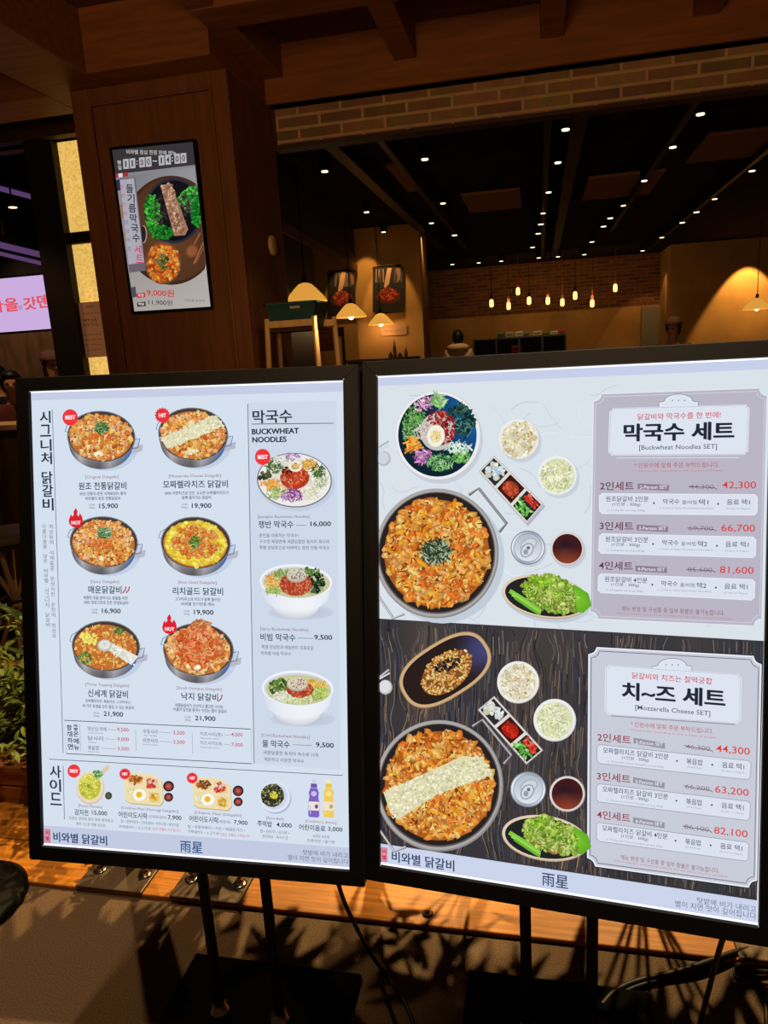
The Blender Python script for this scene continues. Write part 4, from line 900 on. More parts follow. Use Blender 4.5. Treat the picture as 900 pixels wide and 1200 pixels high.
# oval plate of fried rice
a = R_(66, .0014)
def oval(rx, ry, p=2.6, n=48):
    R = math.radians(-32); o = []
    for k in range(n):
        t = 2 * math.pi * k / n; c, s_ = math.cos(t), math.sin(t)
        x = rx * math.copysign(abs(c) ** (2 / p), c); y = ry * math.copysign(abs(s_) ** (2 / p), s_)
        o.append((521.9 + x * math.cos(R) - y * math.sin(R), 784.8 + x * math.sin(R) + y * math.cos(R)))
    return o
a.fan((521.9, 784.8), oval(57.5, 33.5), (150, 110, 70), (150, 112, 76)); a.fan((521.5, 784.2), oval(56.5, 32.6), (200, 164, 118), (206, 172, 128))
nn = 48; a.fan((521.9, 784.8), oval(53, 29.4), (44, 32, 28), [mixc((40, 30, 28), (70, 70, 120), max(0, math.cos(2 * math.pi * k / nn - .1)) ** 3) for k in range(nn)])
a.ell(523.5, 788, 34, 21, (130, 80, 36), -38); a.chunks((523.5, 787, 34, 21, -38), 420, 1.2, 2.6, [(226, 168, 88), (210, 142, 66), (236, 186, 112), (190, 116, 52), (242, 204, 140)]); a.chunks((524, 779, 16, 6, -20), 60, 1.4, 2.8, [(40, 34, 36), (70, 56, 46), (30, 26, 30)])
a.build('dish_picture', m_ink, pR, 'picture of an oval plate of fried rice with seaweed flakes')
for (y0, c1, c2, lb) in ((0, (176, 186, 198), (206, 214, 224), 'upper'), (267.5, (190, 190, 190), (222, 222, 222), 'lower')):
    a = R_(67, .0014); a.line([(444.5, 524 + y0 + (0 if y0 == 0 else 2)), (456, 517 + y0)], 2.2, c1); a.line([(444.5, 528 + y0), (457, 521 + y0)], 1.8, c2)
    a.ell(452 if y0 else 450, 537.5 + y0, 8, 8.6, c1); a.ell((452 if y0 else 450) - .6, 536.8 + y0, 6.6, 7.2, c2); a.build('cutlery_picture', m_ink, pR, 'picture of a spoon bowl and chopstick ends at the left edge, %s set' % lb)
# set menu boxes
def box_outline(q, r=.03):
    q = [np.array(p, float) for p in q]
    def B(u, v): return tuple((q[0] * (1 - v) + q[3] * v) * (1 - u) + (q[1] * (1 - v) + q[2] * v) * u)
    return B
def notched(B, ru, rv, m=0.0, n=6):
    o = []
    for (cu, cv, t0) in ((m, m, 90), (1 - m, m, 180), (1 - m, 1 - m, 270), (m, 1 - m, 0)):
        pts = []
        for k in range(n + 1):
            t = math.radians(t0 - 90 * k / n); pts.append((cu + ru * math.cos(t), cv + rv * math.sin(t)))
        if (cu, cv) == (m, m): pass
        o += pts
    return [B(u, v) for u, v in o]
def menu(q, fill, cart, bump, head, rows, foot, titlec, dark, label):
    a = R_(5, .0022); B = box_outline(q)
    a.fan(B(.5, .5), notched(B, .045, .032), fill, fill)
    a.line(notched(B, .045, .032), 1.6 if not dark else 1.8, (226, 230, 240) if not dark else (232, 236, 244), True)
    if dark: a.line(notched(B, .045, .032, -.006), .9, (40, 40, 50), True); a.line(notched(B, .045, .032, .014), .8, (80, 80, 96), True)
    else: a.line(notched(B, .045, .032, .014), .7, (214, 216, 228), True)
    a.build('menu_box', m_ink, pR, label + ', background box')
    a = R_(5, .0032); C = box_outline(cart)
    bx, by, bw = bump; st = (120, 124, 140)
    bp = [(bx - bw / 2, by + 9), (bx - bw / 2, by + 3.5), (bx - bw * .38, by + 2.5)] + [(bx + bw * .36 * math.cos(t), by + 2 - 8 * math.sin(t)) for t in [math.pi * (1 - k / 12) for k in range(13)]] + [(bx + bw * .38, by + 2.5), (bx + bw / 2, by + 3), (bx + bw / 2, by + 8)]
    a.fan((bx, by + 5), bp, (222, 229, 242), (222, 229, 242)); a.line(bp, .7, st)
    co = notched(C, .022, .06, 0, 4); sh = [(x + .5, y + 3) for x, y in notched(C, .022, .06, .02, 4)]
    if dark: a.fan(tuple(np.mean(sh, 0)), sh, (150, 152, 166), (150, 152, 166))
    a.fan(C(.5, .5), co, (222, 229, 242), (222, 229, 242)); a.line(co, .8, (236, 240, 246), True); a.line(notched(C, .022, .06, .006, 4), .5, (170, 174, 190), True)
    if not dark: a.line([C(.06, 1.06), C(.94, 1.06)], .8, (226, 228, 238))
    for dx in (-7, 0, 7): a.ell(bx + dx, by + 1.5, 1, 1, (160, 166, 184))
    (t1, t2, t3, n1, n2) = head
    a.t(t1[0], *t1[1:], (206, 54, 62), .006); a.t(t2[0], *t2[1:], (34, 42, 58), .02, 0, .9); a.t(t3[0], *t3[1:], (70, 74, 92), .004)
    a.t(n1[0], *n1[1:], (186, 62, 78)); a.t(n2[0], *n2[1:], (206, 116, 120)); a.build('menu_title', m_ink, pR, label + ', framed title')
    for rw in rows:
        a = R_(6, .0032); q = rw['box']; D = box_outline(q)
        title, tg, st_, pr = rw['title'], rw['tag'], rw['old'], rw['new']
        a.t(title[0], title[1], title[2], 39.5, 10, titlec, .010)
        sl = .06 if not dark else .2
        a.poly([(tg[1] - 18.4, tg[2] - 3.4 - sl * 16), (tg[1] + 18.4, tg[2] - 3.4 + sl * 16), (tg[1] + 18.4, tg[2] + 3.4 + sl * 16), (tg[1] - 18.4, tg[2] + 3.4 - sl * 16)], (142, 126, 146) if not dark else (150, 150, 166)); a.t(tg[0], tg[1], tg[2], 32, 4, (232, 228, 238), .012)
        a.t(st_[0], st_[1], st_[2], 28.5, 6, (136, 118, 132)); a.line([(st_[1] - 16, st_[2] - sl * 14), (st_[1] + 15, st_[2] + sl * 14), (st_[1] + 18, st_[2] + sl * 14 + 2)], .8, (110, 70, 84))
        a.t(pr[0], pr[1], pr[2], 39.5, 9.4, (216, 60, 52), .004)
        no = notched(D, .014, .10, 0, 3); a.fan(D(.5, .5), no, (220, 226, 240), (220, 226, 240)); a.line(no, .8, (160, 160, 176) if dark else (236, 240, 248), True)
        for (txt, u, v, w, h) in rw['txt']:
            if txt == '+': p = D(u, v); a.ell(p[0], p[1], 1.1, 1.1, (56, 60, 76)); continue
            x, y = D(u, v); a.t(txt, x, y, w, h, (58, 62, 78) if h > 4 else (150, 152, 168), .004 if h > 5.5 else 0)
        a.build('menu_row', m_ink, pR, label + ', row of the ' + title[0][0] + '-person set')
    a = R_(6, .0032); f1, f2 = foot; a.t(f1[0], *f1[1:], (150, 84, 96)); a.t(f2[0], *f2[1:], (206, 120, 120)); a.build('menu_note', m_ink, pR, label + ', small note at the foot')
def rowtxt1(n, k):
    return [('원조닭갈비 %d인분' % n, .175, .26, 50, 6.6), ('(1인분 : 300g)', .17, .54, 33, 4.8), ('(1 Dakgalbi serving 300g)', .17, .84, 44, 2.6), ('+', .345, .46, 0, 0), ('막국수', .455, .37, 19, 6.4), ('물/비빔', .57, .40, 17, 4.8), ('택%d' % k, .66, .39, 11, 6.6), ('(1 Cold or Spicy Buckwheat Noodles)', .55, .70, 63, 2.6), ('+', .752, .47, 0, 0), ('음료 택1', .88, .37, 27, 6.6), ('(Coke or Pepsi)', .88, .70, 28, 2.6)]
def rowtxt2(n):
    return [('모짜렐라치즈 닭갈비 %d인분' % n, .25, .26, 77, 6.8), ('(1인분 : 300g)', .25, .56, 32, 4.8), ('(1 Mozzarella Cheese Dakgalbi serving 300g)', .25, .84, 66, 2.6), ('+', .52, .42, 0, 0), ('볶음밥', .635, .37, 19, 7), ('(Fried Rice)', .635, .68, 17, 2.6), ('+', .75, .42, 0, 0), ('음료 택1', .885, .36, 26, 6.8), ('(Coke or Pepsi)', .885, .68, 27, 2.6)]
menu([(695.5, 461.8), (899, 454.4), (892.5, 734), (691.4, 725)], (186, 182, 198), [(714.7, 479), (877.6, 474.5), (875.8, 532.7), (713, 533.5)], (795, 468, 46),
     (('닭갈비와 막국수를 한 번에!', 795, 487.5, 97, 7.6), ('막국수 세트', 793.7, 505.8, 129, 21), ('[Buckwheat Noodles SET]', 793.7, 524.6, 91, 7), ('* 인원수에 맞춰 주문 부탁드립니다.', 792, 545, 99, 6), ('* Please order according to the number of people', 793.7, 551.8, 103, 2.8)),
     [dict(title=('2인세트', 722.8, 569.4), tag=('2-Person SET', 765.6, 570.8), old=('44,300', 822, 570.8), new=('42,300', 865.8, 568.9), box=[(702.5, 578.3), (887.3, 579.6), (886.6, 603.5), (702.5, 601.6)], txt=rowtxt1(2, 1)),
      dict(title=('3인세트', 722.3, 616.2), tag=('3-Person SET', 764.4, 619), old=('69,700', 821, 619.4), new=('66,700', 864.6, 619.2), box=[(702.5, 625.3), (885.4, 629.2), (884.9, 653.4), (701.5, 648)], txt=rowtxt1(3, 2)),
      dict(title=('4인세트', 721.6, 662.7), tag=('4-Person SET', 763, 666.8), old=('85,600', 820, 667.8), new=('81,600', 862.9, 668.3), box=[(701.5, 672), (884.4, 679), (883.4, 703), (700.8, 694)], txt=rowtxt1(4, 2))],
     (('메뉴 변경 및 구성품 중 일부 환불은 불가능합니다.', 787.6, 715.3, 120, 6), ('Menu changes and partial refunds for set items are not possible', 788.8, 721.6, 135, 2.8)), (100, 50, 68), False, 'upper set menu')
menu([(690.2, 758.3), (891.8, 769.6), (886, 1039.8), (688.6, 1012.6)], (201, 204, 217), [(709.8, 779), (868.3, 790), (867, 847.6), (708.9, 836.6)], (787.5, 777, 46),
     (('닭갈비와 치즈는 찰떡궁합', 786.8, 794.3, 94, 7.6), ('치~즈 세트', 787.6, 813.3, 121, 21), ('[Mozzarella Cheese SET]', 787.6, 832.4, 88, 7), ('* 인원수에 맞춰 주문 부탁드립니다.', 786.4, 852, 97, 6), ('* Please order according to the number of people', 786.4, 859, 104, 2.8)),
     [dict(title=('2인세트', 719.6, 864.7), tag=('2-Person SET', 760.7, 870.3), old=('46,300', 817.5, 875.7), new=('44,300', 858.5, 878.6), box=[(699.6, 871.5), (880, 891), (878.5, 913), (699.6, 893.5)], txt=rowtxt2(2)),
      dict(title=('3인세트', 719, 910.4), tag=('3-Person SET', 760.2, 916.5), old=('66,200', 817, 922.6), new=('63,200', 857.3, 926.5), box=[(699, 917.2), (879.3, 938.5), (878, 960.8), (699, 938.5)], txt=rowtxt2(3)),
      dict(title=('4인세트', 719, 955.6), tag=('4-Person SET', 760.2, 963.2), old=('86,100', 816, 969.8), new=('82,100', 856, 974.7), box=[(699, 962.5), (877.6, 986.4), (876.3, 1008.4), (699, 984.5)], txt=rowtxt2(4))],
     (('메뉴 변경 및 구성품 중 일부 환불은 불가능합니다.', 783.9, 1011.4, 116, 6), ('Menu changes and partial refunds for set items are not possible', 784.6, 1017, 133, 2.8)), (150, 52, 64), True, 'lower set menu')
footer(PR_, pR, m_ink, (450.4, 1001, 7.2, 16.5), ('비와별 닭갈비', 495.3, 1008.7, 74, 13), ('雨星', 650.5, 1031.8, 31, 15.5), ('텃밭에 비가 내리고', 851, 1059.8, 70, 7.4), ('별이 지면 맛이 깊어집니다', 838, 1065.6, 96, 7.6), (58, 72, 104), (58, 74, 108))

# ------------------------------------------------------------------ digital menu screen on the pillar
PT_ = Plane((-1.9431, 3.343, 2.5286), (.9987, .0507, -.0105), (-.0121, .0298, -.9995)); PT_.u /= np.linalg.norm(PT_.u); PT_.v -= PT_.u * (PT_.u @ PT_.v); PT_.v /= np.linalg.norm(PT_.v); PT_ = Plane(PT_.o, PT_.u, PT_.v)
loc = PT_.pt(.21, .75)
tv = empty('menu_screen', tuple(loc), 'upright digital menu screen hanging on the brown pillar, showing a bowl and prices', 'screen')
tb = Matrix.Translation(-loc) @ PT_.mtx
mb = MB(); mb.box(0, .42, -.752, 0, -.034, -.002, .004); hs = mb.build('housing', m_blackp, tv); hs.matrix_basis = tb
mb = MB()
for (x0, x1, y0, y1) in ((0, .42, -.012, 0), (0, .42, -.752, -.738), (0, .011, -.738, -.012), (.409, .42, -.738, -.012)): mb.box(x0, x1, y0, y1, -.002, .004, .001)
bz = mb.build('bezel', m_black, tv); bz.matrix_basis = tb
mb = MB(); mb.box(.15, .27, -.5, -.3, -.036, -.033); hs2 = mb.build('wall_mount', m_black, tv); hs2.matrix_basis = tb
a = Art(PT_, .0002, 9); m_tv = print_mat('screen_glow', .92)
def sp(x, y): return (120 + x / 5.214, 150 + y / 5.214)
def Z(l): return [sp(*p) for p in l]
a.poly([PTq for PTq in Z([(48, 128), (553, 76), (672, 1090), (196, 1122)])], (138, 138, 142))
a.poly(Z([(90, 300), (560, 240), (672, 1090), (196, 1122)]), [(120, 122, 128), (150, 150, 156), (190, 182, 176), (176, 170, 164)])
a.poly(Z([(48, 128), (553, 76), (568, 225), (66, 285)]), (58, 53, 56))
def inscreen(p):
    x, y = p; u, v = PT_.uv(x, y); return .013 < u < .407 and .014 < v < .737
def clip(pts):
    o = []
    for (x, y) in pts:
        u, v = PT_.uv(x, y); u = min(max(u, .0125), .4075); v = min(max(v, .0135), .737)
        q = proj(PT_.o + PT_.u * u + PT_.v * v); o.append((q[0], q[1]))
    return o
c = sp(420, 625); a.fan(c, clip(a.epts(c[0], c[1], 56, 64, 0, 48)), (84, 52, 32), (66, 40, 26)); c = sp(424, 620); a.fan(c, clip(a.epts(c[0] + 1, c[1], 53, 61, 0, 48)), (104, 66, 40), (84, 52, 32))
c = sp(435, 505); a.fan(c, clip(a.epts(c[0], c[1], 34.5, 38.5, 0, 40)), (30, 30, 36), (46, 46, 56)); a.fan(c, clip(a.epts(c[0], c[1], 31.5, 35.5, 0, 40)), (24, 22, 26), (20, 18, 22))
lf = lambda x, y, rx, ry, rot: (lambda: clip([a.inell(*sp(x, y), rx, ry, rot)])[0])
a.chunks(lf(305, 520, 9, 22, -4), 130, 1.6, 3.4, [(40, 150, 40), (24, 110, 30), (80, 180, 60)]); a.chunks(lf(360, 640, 13, 8, 0), 90, 1.6, 3.4, [(40, 140, 40), (20, 100, 30)]); a.chunks(lf(535, 425, 10, 16, 55), 150, 1.6, 3.4, [(60, 170, 60), (30, 130, 40), (110, 200, 90)]); a.chunks(lf(575, 510, 6, 18, 0), 90, 1.6, 3.4, [(40, 150, 50), (24, 110, 36)])
a.strands(lf(490, 500, 8, 18, 10), 90, 6, 1, [(60, 50, 50), (40, 34, 36), (84, 72, 70)]); a.strands(lf(360, 500, 8, 18, 10), 60, 6, 1, [(70, 60, 60), (46, 40, 42)])
a.poly(Z([(355, 350), (420, 340), (525, 620), (505, 655), (440, 660)]), (166, 122, 96)); a.chunks(lambda: sp(395 + (q := a.r.random()) * 80 + a.r.uniform(-34, 34), 350 + q * 290 + a.r.uniform(-8, 8)), 150, 1.2, 2.6, [(186, 144, 116), (160, 114, 90), (206, 170, 140), (140, 94, 74)])
c = sp(255, 650); a.ell(c[0] - 1, c[1], 4, 10, (40, 34, 30)); a.line(a.epts(c[0] - 1, c[1], 4, 10, 0, 20, -90, 90), 1.2, (170, 150, 136))
c = sp(372, 825); a.ell(c[0], c[1], 21.5, 25, (96, 74, 60)); a.ell(c[0], c[1], 20, 23.4, (150, 66, 24)); a.chunks((c[0], c[1], 18.5, 22, 0), 170, 2, 4.2, [(214, 104, 34), (226, 130, 50), (196, 76, 26), (236, 160, 70)]); a.chunks((c[0] - .5, c[1] - 1, 8, 9, 0), 60, 1.2, 2.6, [(60, 90, 50), (90, 120, 60), (40, 60, 40), (150, 110, 50)])
a.line(clip(Z([(545, 740), (600, 640)])), 2, (150, 90, 56)); c = sp(548, 752); a.ell(c[0], c[1], 7, 8, (122, 72, 46), 30); a.ell(c[0], c[1], 5, 6, (146, 88, 58), 30); a.line(clip(Z([(560, 830), (622, 700)])), 1.6, (170, 100, 66)); a.line(clip(Z([(572, 822), (624, 730)])), 1.2, (150, 88, 58))
a.poly(clip(Z([(66, 285), (108, 280), (170, 880), (150, 890)])), (150, 142, 148)); a.poly(clip(Z([(70, 320), (110, 312), (116, 380), (78, 386)])), (44, 46, 80)); a.poly(clip(Z([(74, 282), (158, 270), (160, 296), (78, 306)])), (170, 50, 50)); a.poly(clip(Z([(98, 280), (124, 276), (126, 300), (102, 303)])), (220, 220, 224))
a.poly(clip(Z([(100, 470), (128, 466), (136, 548), (108, 552)])), (150, 120, 90)); a.poly(clip(Z([(126, 640), (156, 636), (160, 690), (132, 694)])), (160, 130, 96))
a.poly(Z([(106, 312), (202, 303), (266, 872), (166, 884)]), (112, 100, 112)); a.poly(Z([(108, 318), (194, 308), (256, 822), (162, 834)]), (176, 174, 186))
for ch, x, y in zip('들기름막국수', (168, 176, 184, 192, 200, 208), (372, 430, 490, 552, 614, 672)): a.t(ch, *sp(x, y), 8.4, 10.2, (40, 36, 44), .016, -6)
for ch, x, y in zip('세트', (220, 230), (742, 800)): a.t(ch, *sp(x, y), 8.8, 10, (214, 70, 110), .016, -6)
for i, ch in enumerate('한정판매점심세트'): a.t(ch, *sp(118 + i * 7, 360 + i * 54), 4, 5, (190, 90, 110) if i < 4 else (120, 112, 130), 0, -6)
a.t('비와별 점심 한정 판매 메뉴', *sp(300, 150), 58, 5.4, (200, 198, 200), .01, -6.2)
for ch, x, y in zip('1100', (145, 185, 243, 283), (221, 217, 211, 207)): c = sp(x, y); a.poly([(c[0] - 3.4, c[1] - 5.6), (c[0] + 3.2, c[1] - 6.2), (c[0] + 3.8, c[1] + 5.4), (c[0] - 2.8, c[1] + 6)], (186, 186, 190)); a.t(ch, *c, 3.4 if ch == '0' else 1.6, 7, (60, 56, 60), .012, -6)
for ch, x, y in zip('1400', (362, 402, 458, 497), (199, 195, 189, 185)): c = sp(x, y); a.poly([(c[0] - 3.4, c[1] - 5.6), (c[0] + 3.2, c[1] - 6.2), (c[0] + 3.8, c[1] + 5.4), (c[0] - 2.8, c[1] + 6)], (186, 186, 190)); a.t(ch, *c, 1.6 if ch == '1' else 3.6, 7, (60, 56, 60), .012, -6)
a.t('~', *sp(322, 203), 5, 2, (210, 208, 210), .03, -6); a.t('평', *sp(104, 212), 4.4, 5, (200, 198, 200), .02, -6); a.t('일', *sp(108, 243), 4.4, 5, (200, 198, 200), .02, -6)
for x, y in ((214, 203), (214, 221), (430, 183), (430, 201)): a.ell(*sp(x, y), .7, .8, (200, 200, 204))
c = sp(237, 1022); a.poly([(c[0] - 5, c[1] - 2), (c[0] + 5, c[1] - 3), (c[0] + 5.2, c[1] + 2.4), (c[0] - 4.8, c[1] + 3.2)], (196, 50, 56)); a.t('포장', *c, 7, 3.4, (236, 220, 220), .02, -6)
c = sp(240, 1076); a.poly([(c[0] - 5, c[1] - 2), (c[0] + 5, c[1] - 3), (c[0] + 5.2, c[1] + 2.4), (c[0] - 4.8, c[1] + 3.2)], (60, 46, 44)); a.t('매장', *c, 7, 3.4, (230, 224, 220), .02, -6)
a.poly(clip(Z([(170, 975), (204, 968), (212, 1030), (180, 1040)])), (80, 80, 92))
a.t('9,000원', *sp(356, 1009), 32, 9, (206, 56, 60), .012, -5.5); a.t('11,900원', *sp(356, 1067), 28, 7, (70, 60, 60), .006, -5.5); a.t('비와별 닭갈비', *sp(566, 1054), 23, 3, (110, 100, 100), 0, -5)
so = a.build('screen', m_tv, tv, 'glowing food picture'); so.matrix_basis = tb

# ------------------------------------------------------------------ LED board in the mall at the far left
b8 = 7.6; o_ = W(0, 330, b8)
PLd = Plane((W(62, 385, b8).x - 3.4, b8, W(40, 323, b8).z), (1, 0, 0), (0, 0, -1))
wv = 3.4; hv = PLd.uv(62, 385)[1]
t = empty('led_board', tuple(PLd.pt(wv / 2, hv)), 'wide glowing lilac display board with red writing at the far left edge', 'screen')
tb = Matrix.Translation(-Vector(t.location)) @ PLd.mtx
x = MB().box(-.02, wv + .02, -hv - .02, .02, -.1, -.003, .005).build('housing', m_blackp, t); x.matrix_basis = tb
x = MB().box(0, wv, -hv, 0, -.004, -.001).build('screen', emit_mat('lilac_screen', (208, 178, 228), .95), t, mtx=None); x.matrix_basis = tb
a = Art(PLd, .0006, 3)
for ch, cx, cy, w, h in (('바', -4, 358, 15, 17), ('을', 13, 357, 15.5, 16), ('의', 23, 360.5, 4.5, 6), ('갓', 34.5, 355.5, 15, 15), ('덴', 50, 353, 13, 15.5)): a.t(ch, cx, cy, w, h, (226, 84, 92) if ch != '의' else (170, 140, 180), .02, 0, .5)
x = a.build('lettering', m_ink, t, 'red brush lettering'); x.matrix_basis = tb
# ------------------------------------------------------------------ lamps and fittings inside the restaurant
m_shade = mat('cream_glass_shade', (170, 116, 56), .5, emit=(250, 178, 72), est=.72)
m_bulb = emit_mat('warm_bulb', (255, 226, 170), 6)
m_spot = emit_mat('spot_lens', (255, 226, 180), 2.6, False)
def pendant(px, py, b, wpx, label):
    p = W(px, py, b); r = wpx * b / FPX / 2
    t = empty('pendant_lamp', (p.x, p.y, p.z - r * .42), label, 'lamp', 'cream pendant lamps')
    mb = MB(); mb.lathe([(r, 0), (r * .98, .012), (r * .80, r * .30), (r * .50, r * .62), (r * .30, r * .80), (r * .12, r * .86)], (p.x, p.y, p.z - r * .42), 32, False, True)
    mb.lathe([(r * .97, .003), (r * .78, r * .29), (r * .48, r * .60), (r * .1, r * .82)], (p.x, p.y, p.z - r * .42), 32, False, False)
    mb.build('lamp_shade', m_shade, t, True)
    zt = p.z + r * .44
    MB().lathe([(.012, 0), (.022, .01), (.02, .05), (.006, .065)], (p.x, p.y, zt - .005), 14).build('cap', m_blackp, t, True)
    MB().tube([(p.x, p.y, zt + .05), (p.x, p.y, ZI)], .005, 8).build('cord', m_blackp, t)
    MB().lathe([(.008, .075), (.028, .05), (.034, .02), (.024, -.012), (.008, -.022)], (p.x, p.y, p.z - r * .42), 14).build('bulb', m_bulb, t, True)
    light('pendant_light', 'POINT', (p.x, p.y, p.z - r * .42 - .06), 2.0, (1, .66, .3), size=.04)
    return t
pendant(358, 343, 6.0, 50, 'cream dome pendant lamp hanging just above the dark green bin')
pendant(411, 364, 7.5, 37, 'cream dome pendant lamp hanging in front of the left framed photograph')
pendant(446, 374, 9.0, 30, 'cream dome pendant lamp hanging on the plaster pier below the right framed photograph')
pendant(887, 356, 11.5, 27, 'cream dome pendant lamp alone at the right edge before the spotlit wall')

m_ed = emit_mat('edison_glow', (255, 200, 118), 2.2, False)
m_cord = mat('rust_cord', (120, 62, 34), .7)
eds = [(576, 355, 'leftmost bare bulb of the row of nine'), (596, 358, 'second bare bulb from the left end of the row'),
       (607, 341, 'highest bare bulb in the left half of the row'), (620, 352, 'fourth bare bulb from the left end of the row'),
       (642, 352, 'middle bare bulb of the row of nine'), (659, 354, 'sixth bare bulb from the left end of the row'),
       (674, 346, 'third bare bulb from the right end of the row'), (694, 355, 'second bare bulb from the right end of the row'),
       (721, 337, 'bare bulb apart at the right end of the row')]
for i, (x, y, lb) in enumerate(eds):
    p = W(x, y, 13.0 + .25 * (i % 3))
    t = empty('edison_bulb', tuple(p), 'glowing ' + lb + ' on rust cord', 'bulb', 'bare bulbs before the brick wall')
    MB().lathe([(.01, .06), (.03, .05), (.036, .0), (.034, -.055), (.02, -.07)], tuple(p), 14).build('glass', m_ed, t, True)
    MB().lathe([(.022, .065), (.026, .07), (.024, .12), (.008, .13)], tuple(p), 12).build('socket', m_cord, t, True)
    MB().tube([p + Vector((0, 0, .12)), (p.x, p.y, ZI)], .007, 6).build('cord', m_cord, t)
light('bulb_row_light', 'AREA', tuple(W(645, 350, 13.2)), 7, (1, .6, .26), tuple(W(645, 345, 15)), sx=(2.6, .12))

crop = [(94,312),(276,290),(532,236),(518,296),(501,350),(491,388),(487,408),(482,425),(472,450),(777,208),(727,268),(675,329),(637,374),(613,397),(601,412),(580,440),(871,311),(803,362),(770,386),(744,405),(707,432),(672,456),(170,386),(201,422),(309,370),(330,428),(288,406),(326,481),(374,478),(415,475),(483,469),(518,467),(566,463)]
def where(x):
    return 'left' if x < 300 else 'middle' if x < 600 else 'right'
for i, (cx, cy) in enumerate(crop):
    x, y = 320 + cx / 1.5517, cy / 1.5517
    p = F(x, y, ZI - .10)
    if p.y > 14.6: p = W(x, y, 14.5)
    q = sorted(crop, key=lambda c: (c[0] - cx) ** 2 + (c[1] - cy) ** 2)
    rank = sorted(crop, key=lambda c: c[1]).index((cx, cy)) + 1
    ordn = ['topmost'] + ['%s from the top' % w for w in 'second third fourth fifth sixth seventh eighth ninth tenth eleventh twelfth thirteenth fourteenth fifteenth sixteenth seventeenth eighteenth nineteenth twentieth twenty-first twenty-second twenty-third twenty-fourth twenty-fifth twenty-sixth twenty-seventh twenty-eighth twenty-ninth thirtieth thirty-first thirty-second thirty-third'.split()]
    t = empty('ceiling_spotlight', (p.x, p.y, ZI), 'small lit ceiling spotlight, %s of those over the dining room' % ordn[rank - 1], 'spotlight', 'spotlights on the black ceiling')
    k = 1 if p.y < 9 else 1.25
    MB().lathe([(.040 * k, 0), (.040 * k, .1 + (ZI - p.z - .1))], tuple(p), 16, False, True).build('housing', m_blackp, t, True)
    MB().lathe([(.025 * k, -.004), (.026 * k, .004)], tuple(p), 16).build('lens', m_spot, t)
# real downlights for the dining room, at the spotlights that shine on something visible
for (px, py, b, e) in ((645, 150, 6.5, 8), (470, 150, 6.0, 10), (760, 200, 9, 10), (540, 300, 11.4, 45), (790, 250, 8.6, 30), (352, 200, 4.1, 8)):
    p = W(px, py, b); light('dining_downlight', 'SPOT', (p.x, p.y, ZI - .15), e, (1, .66, .34), (p.x, p.y, 0), .05, 95, .8)
def wallspot(px, py, b, e, ang=46, off=.45, name='wall_spot', up=.25):
    p = W(px, py, b)
    light(name, 'SPOT', (p.x, p.y - off, ZI - .14), e, (1, .62, .22), (p.x, p.y, p.z - up), .03, ang, .25)
wallspot(403, 330, 9.88, 14); wallspot(456, 325, 9.19, 20); wallspot(876, 320, 13.88, 120, 66, .40, up=.75)
wallspot(760, 385, 14.9, 12, 60, .8)
wallspot(428, 300, 9.19, 14, 40); wallspot(497, 300, 9.45, 20, 44, .1)

# tracks and ducts on the black ceiling
m_track = mat('black_track', (12, 10, 9), .5, spec=.3)
m_duct = mat('brown_acoustic_tile', (170, 120, 80), .9)
tracks = [((660, 150), (628, 300), 'long black lighting track running back left of the middle'), ((700, 150), (640, 300), 'thick black pipe running back beside the middle track'),
          ((835, 133), (700, 270), 'black lighting track running back over the right tables'), ((899, 175), (760, 290), 'black lighting track at the far right of the ceiling'),
          ((410, 180), (512, 290), 'black beam pipe running back at the left of the ceiling'), ((500, 200), (533, 290), 'short black track beside the left ceiling tile')]
for a_, c_, lb in tracks:
    p, q = F(*a_, ZI - .06), F(*c_, ZI - .06)
    q.y = min(q.y, 14.7)
    xm = (p.x + q.x) / 2
    w = .05 if 'pipe' in lb else .025
    tag(MB().box(xm - w, xm + w, min(p.y, 4.6), q.y, ZI - .09, ZI - .001, .005).build('ceiling_track', m_track), lb, 'track')
for (x0, y0, x1, y1, lb) in ((452, 196, 492, 224, 'brown ceiling tile left of the middle tracks'), (540, 230, 612, 244, 'wide brown ceiling tile over the middle'), (690, 210, 760, 228, 'brown ceiling tile right of the thick pipe'), (830, 160, 899, 182, 'brown ceiling tile at the far right')):
    p, q = F(x0, y0, ZI - .03), F(x1, y1, ZI - .03); y_a, y_b = sorted((p.y, q.y)); y_b = max(y_b, y_a + .6)
    tag(MB().box(min(p.x, q.x), max(p.x, q.x), y_a, y_b, ZI - .03, ZI - .002, .006).build('ceiling_tile', m_duct), lb, 'ceiling tile')

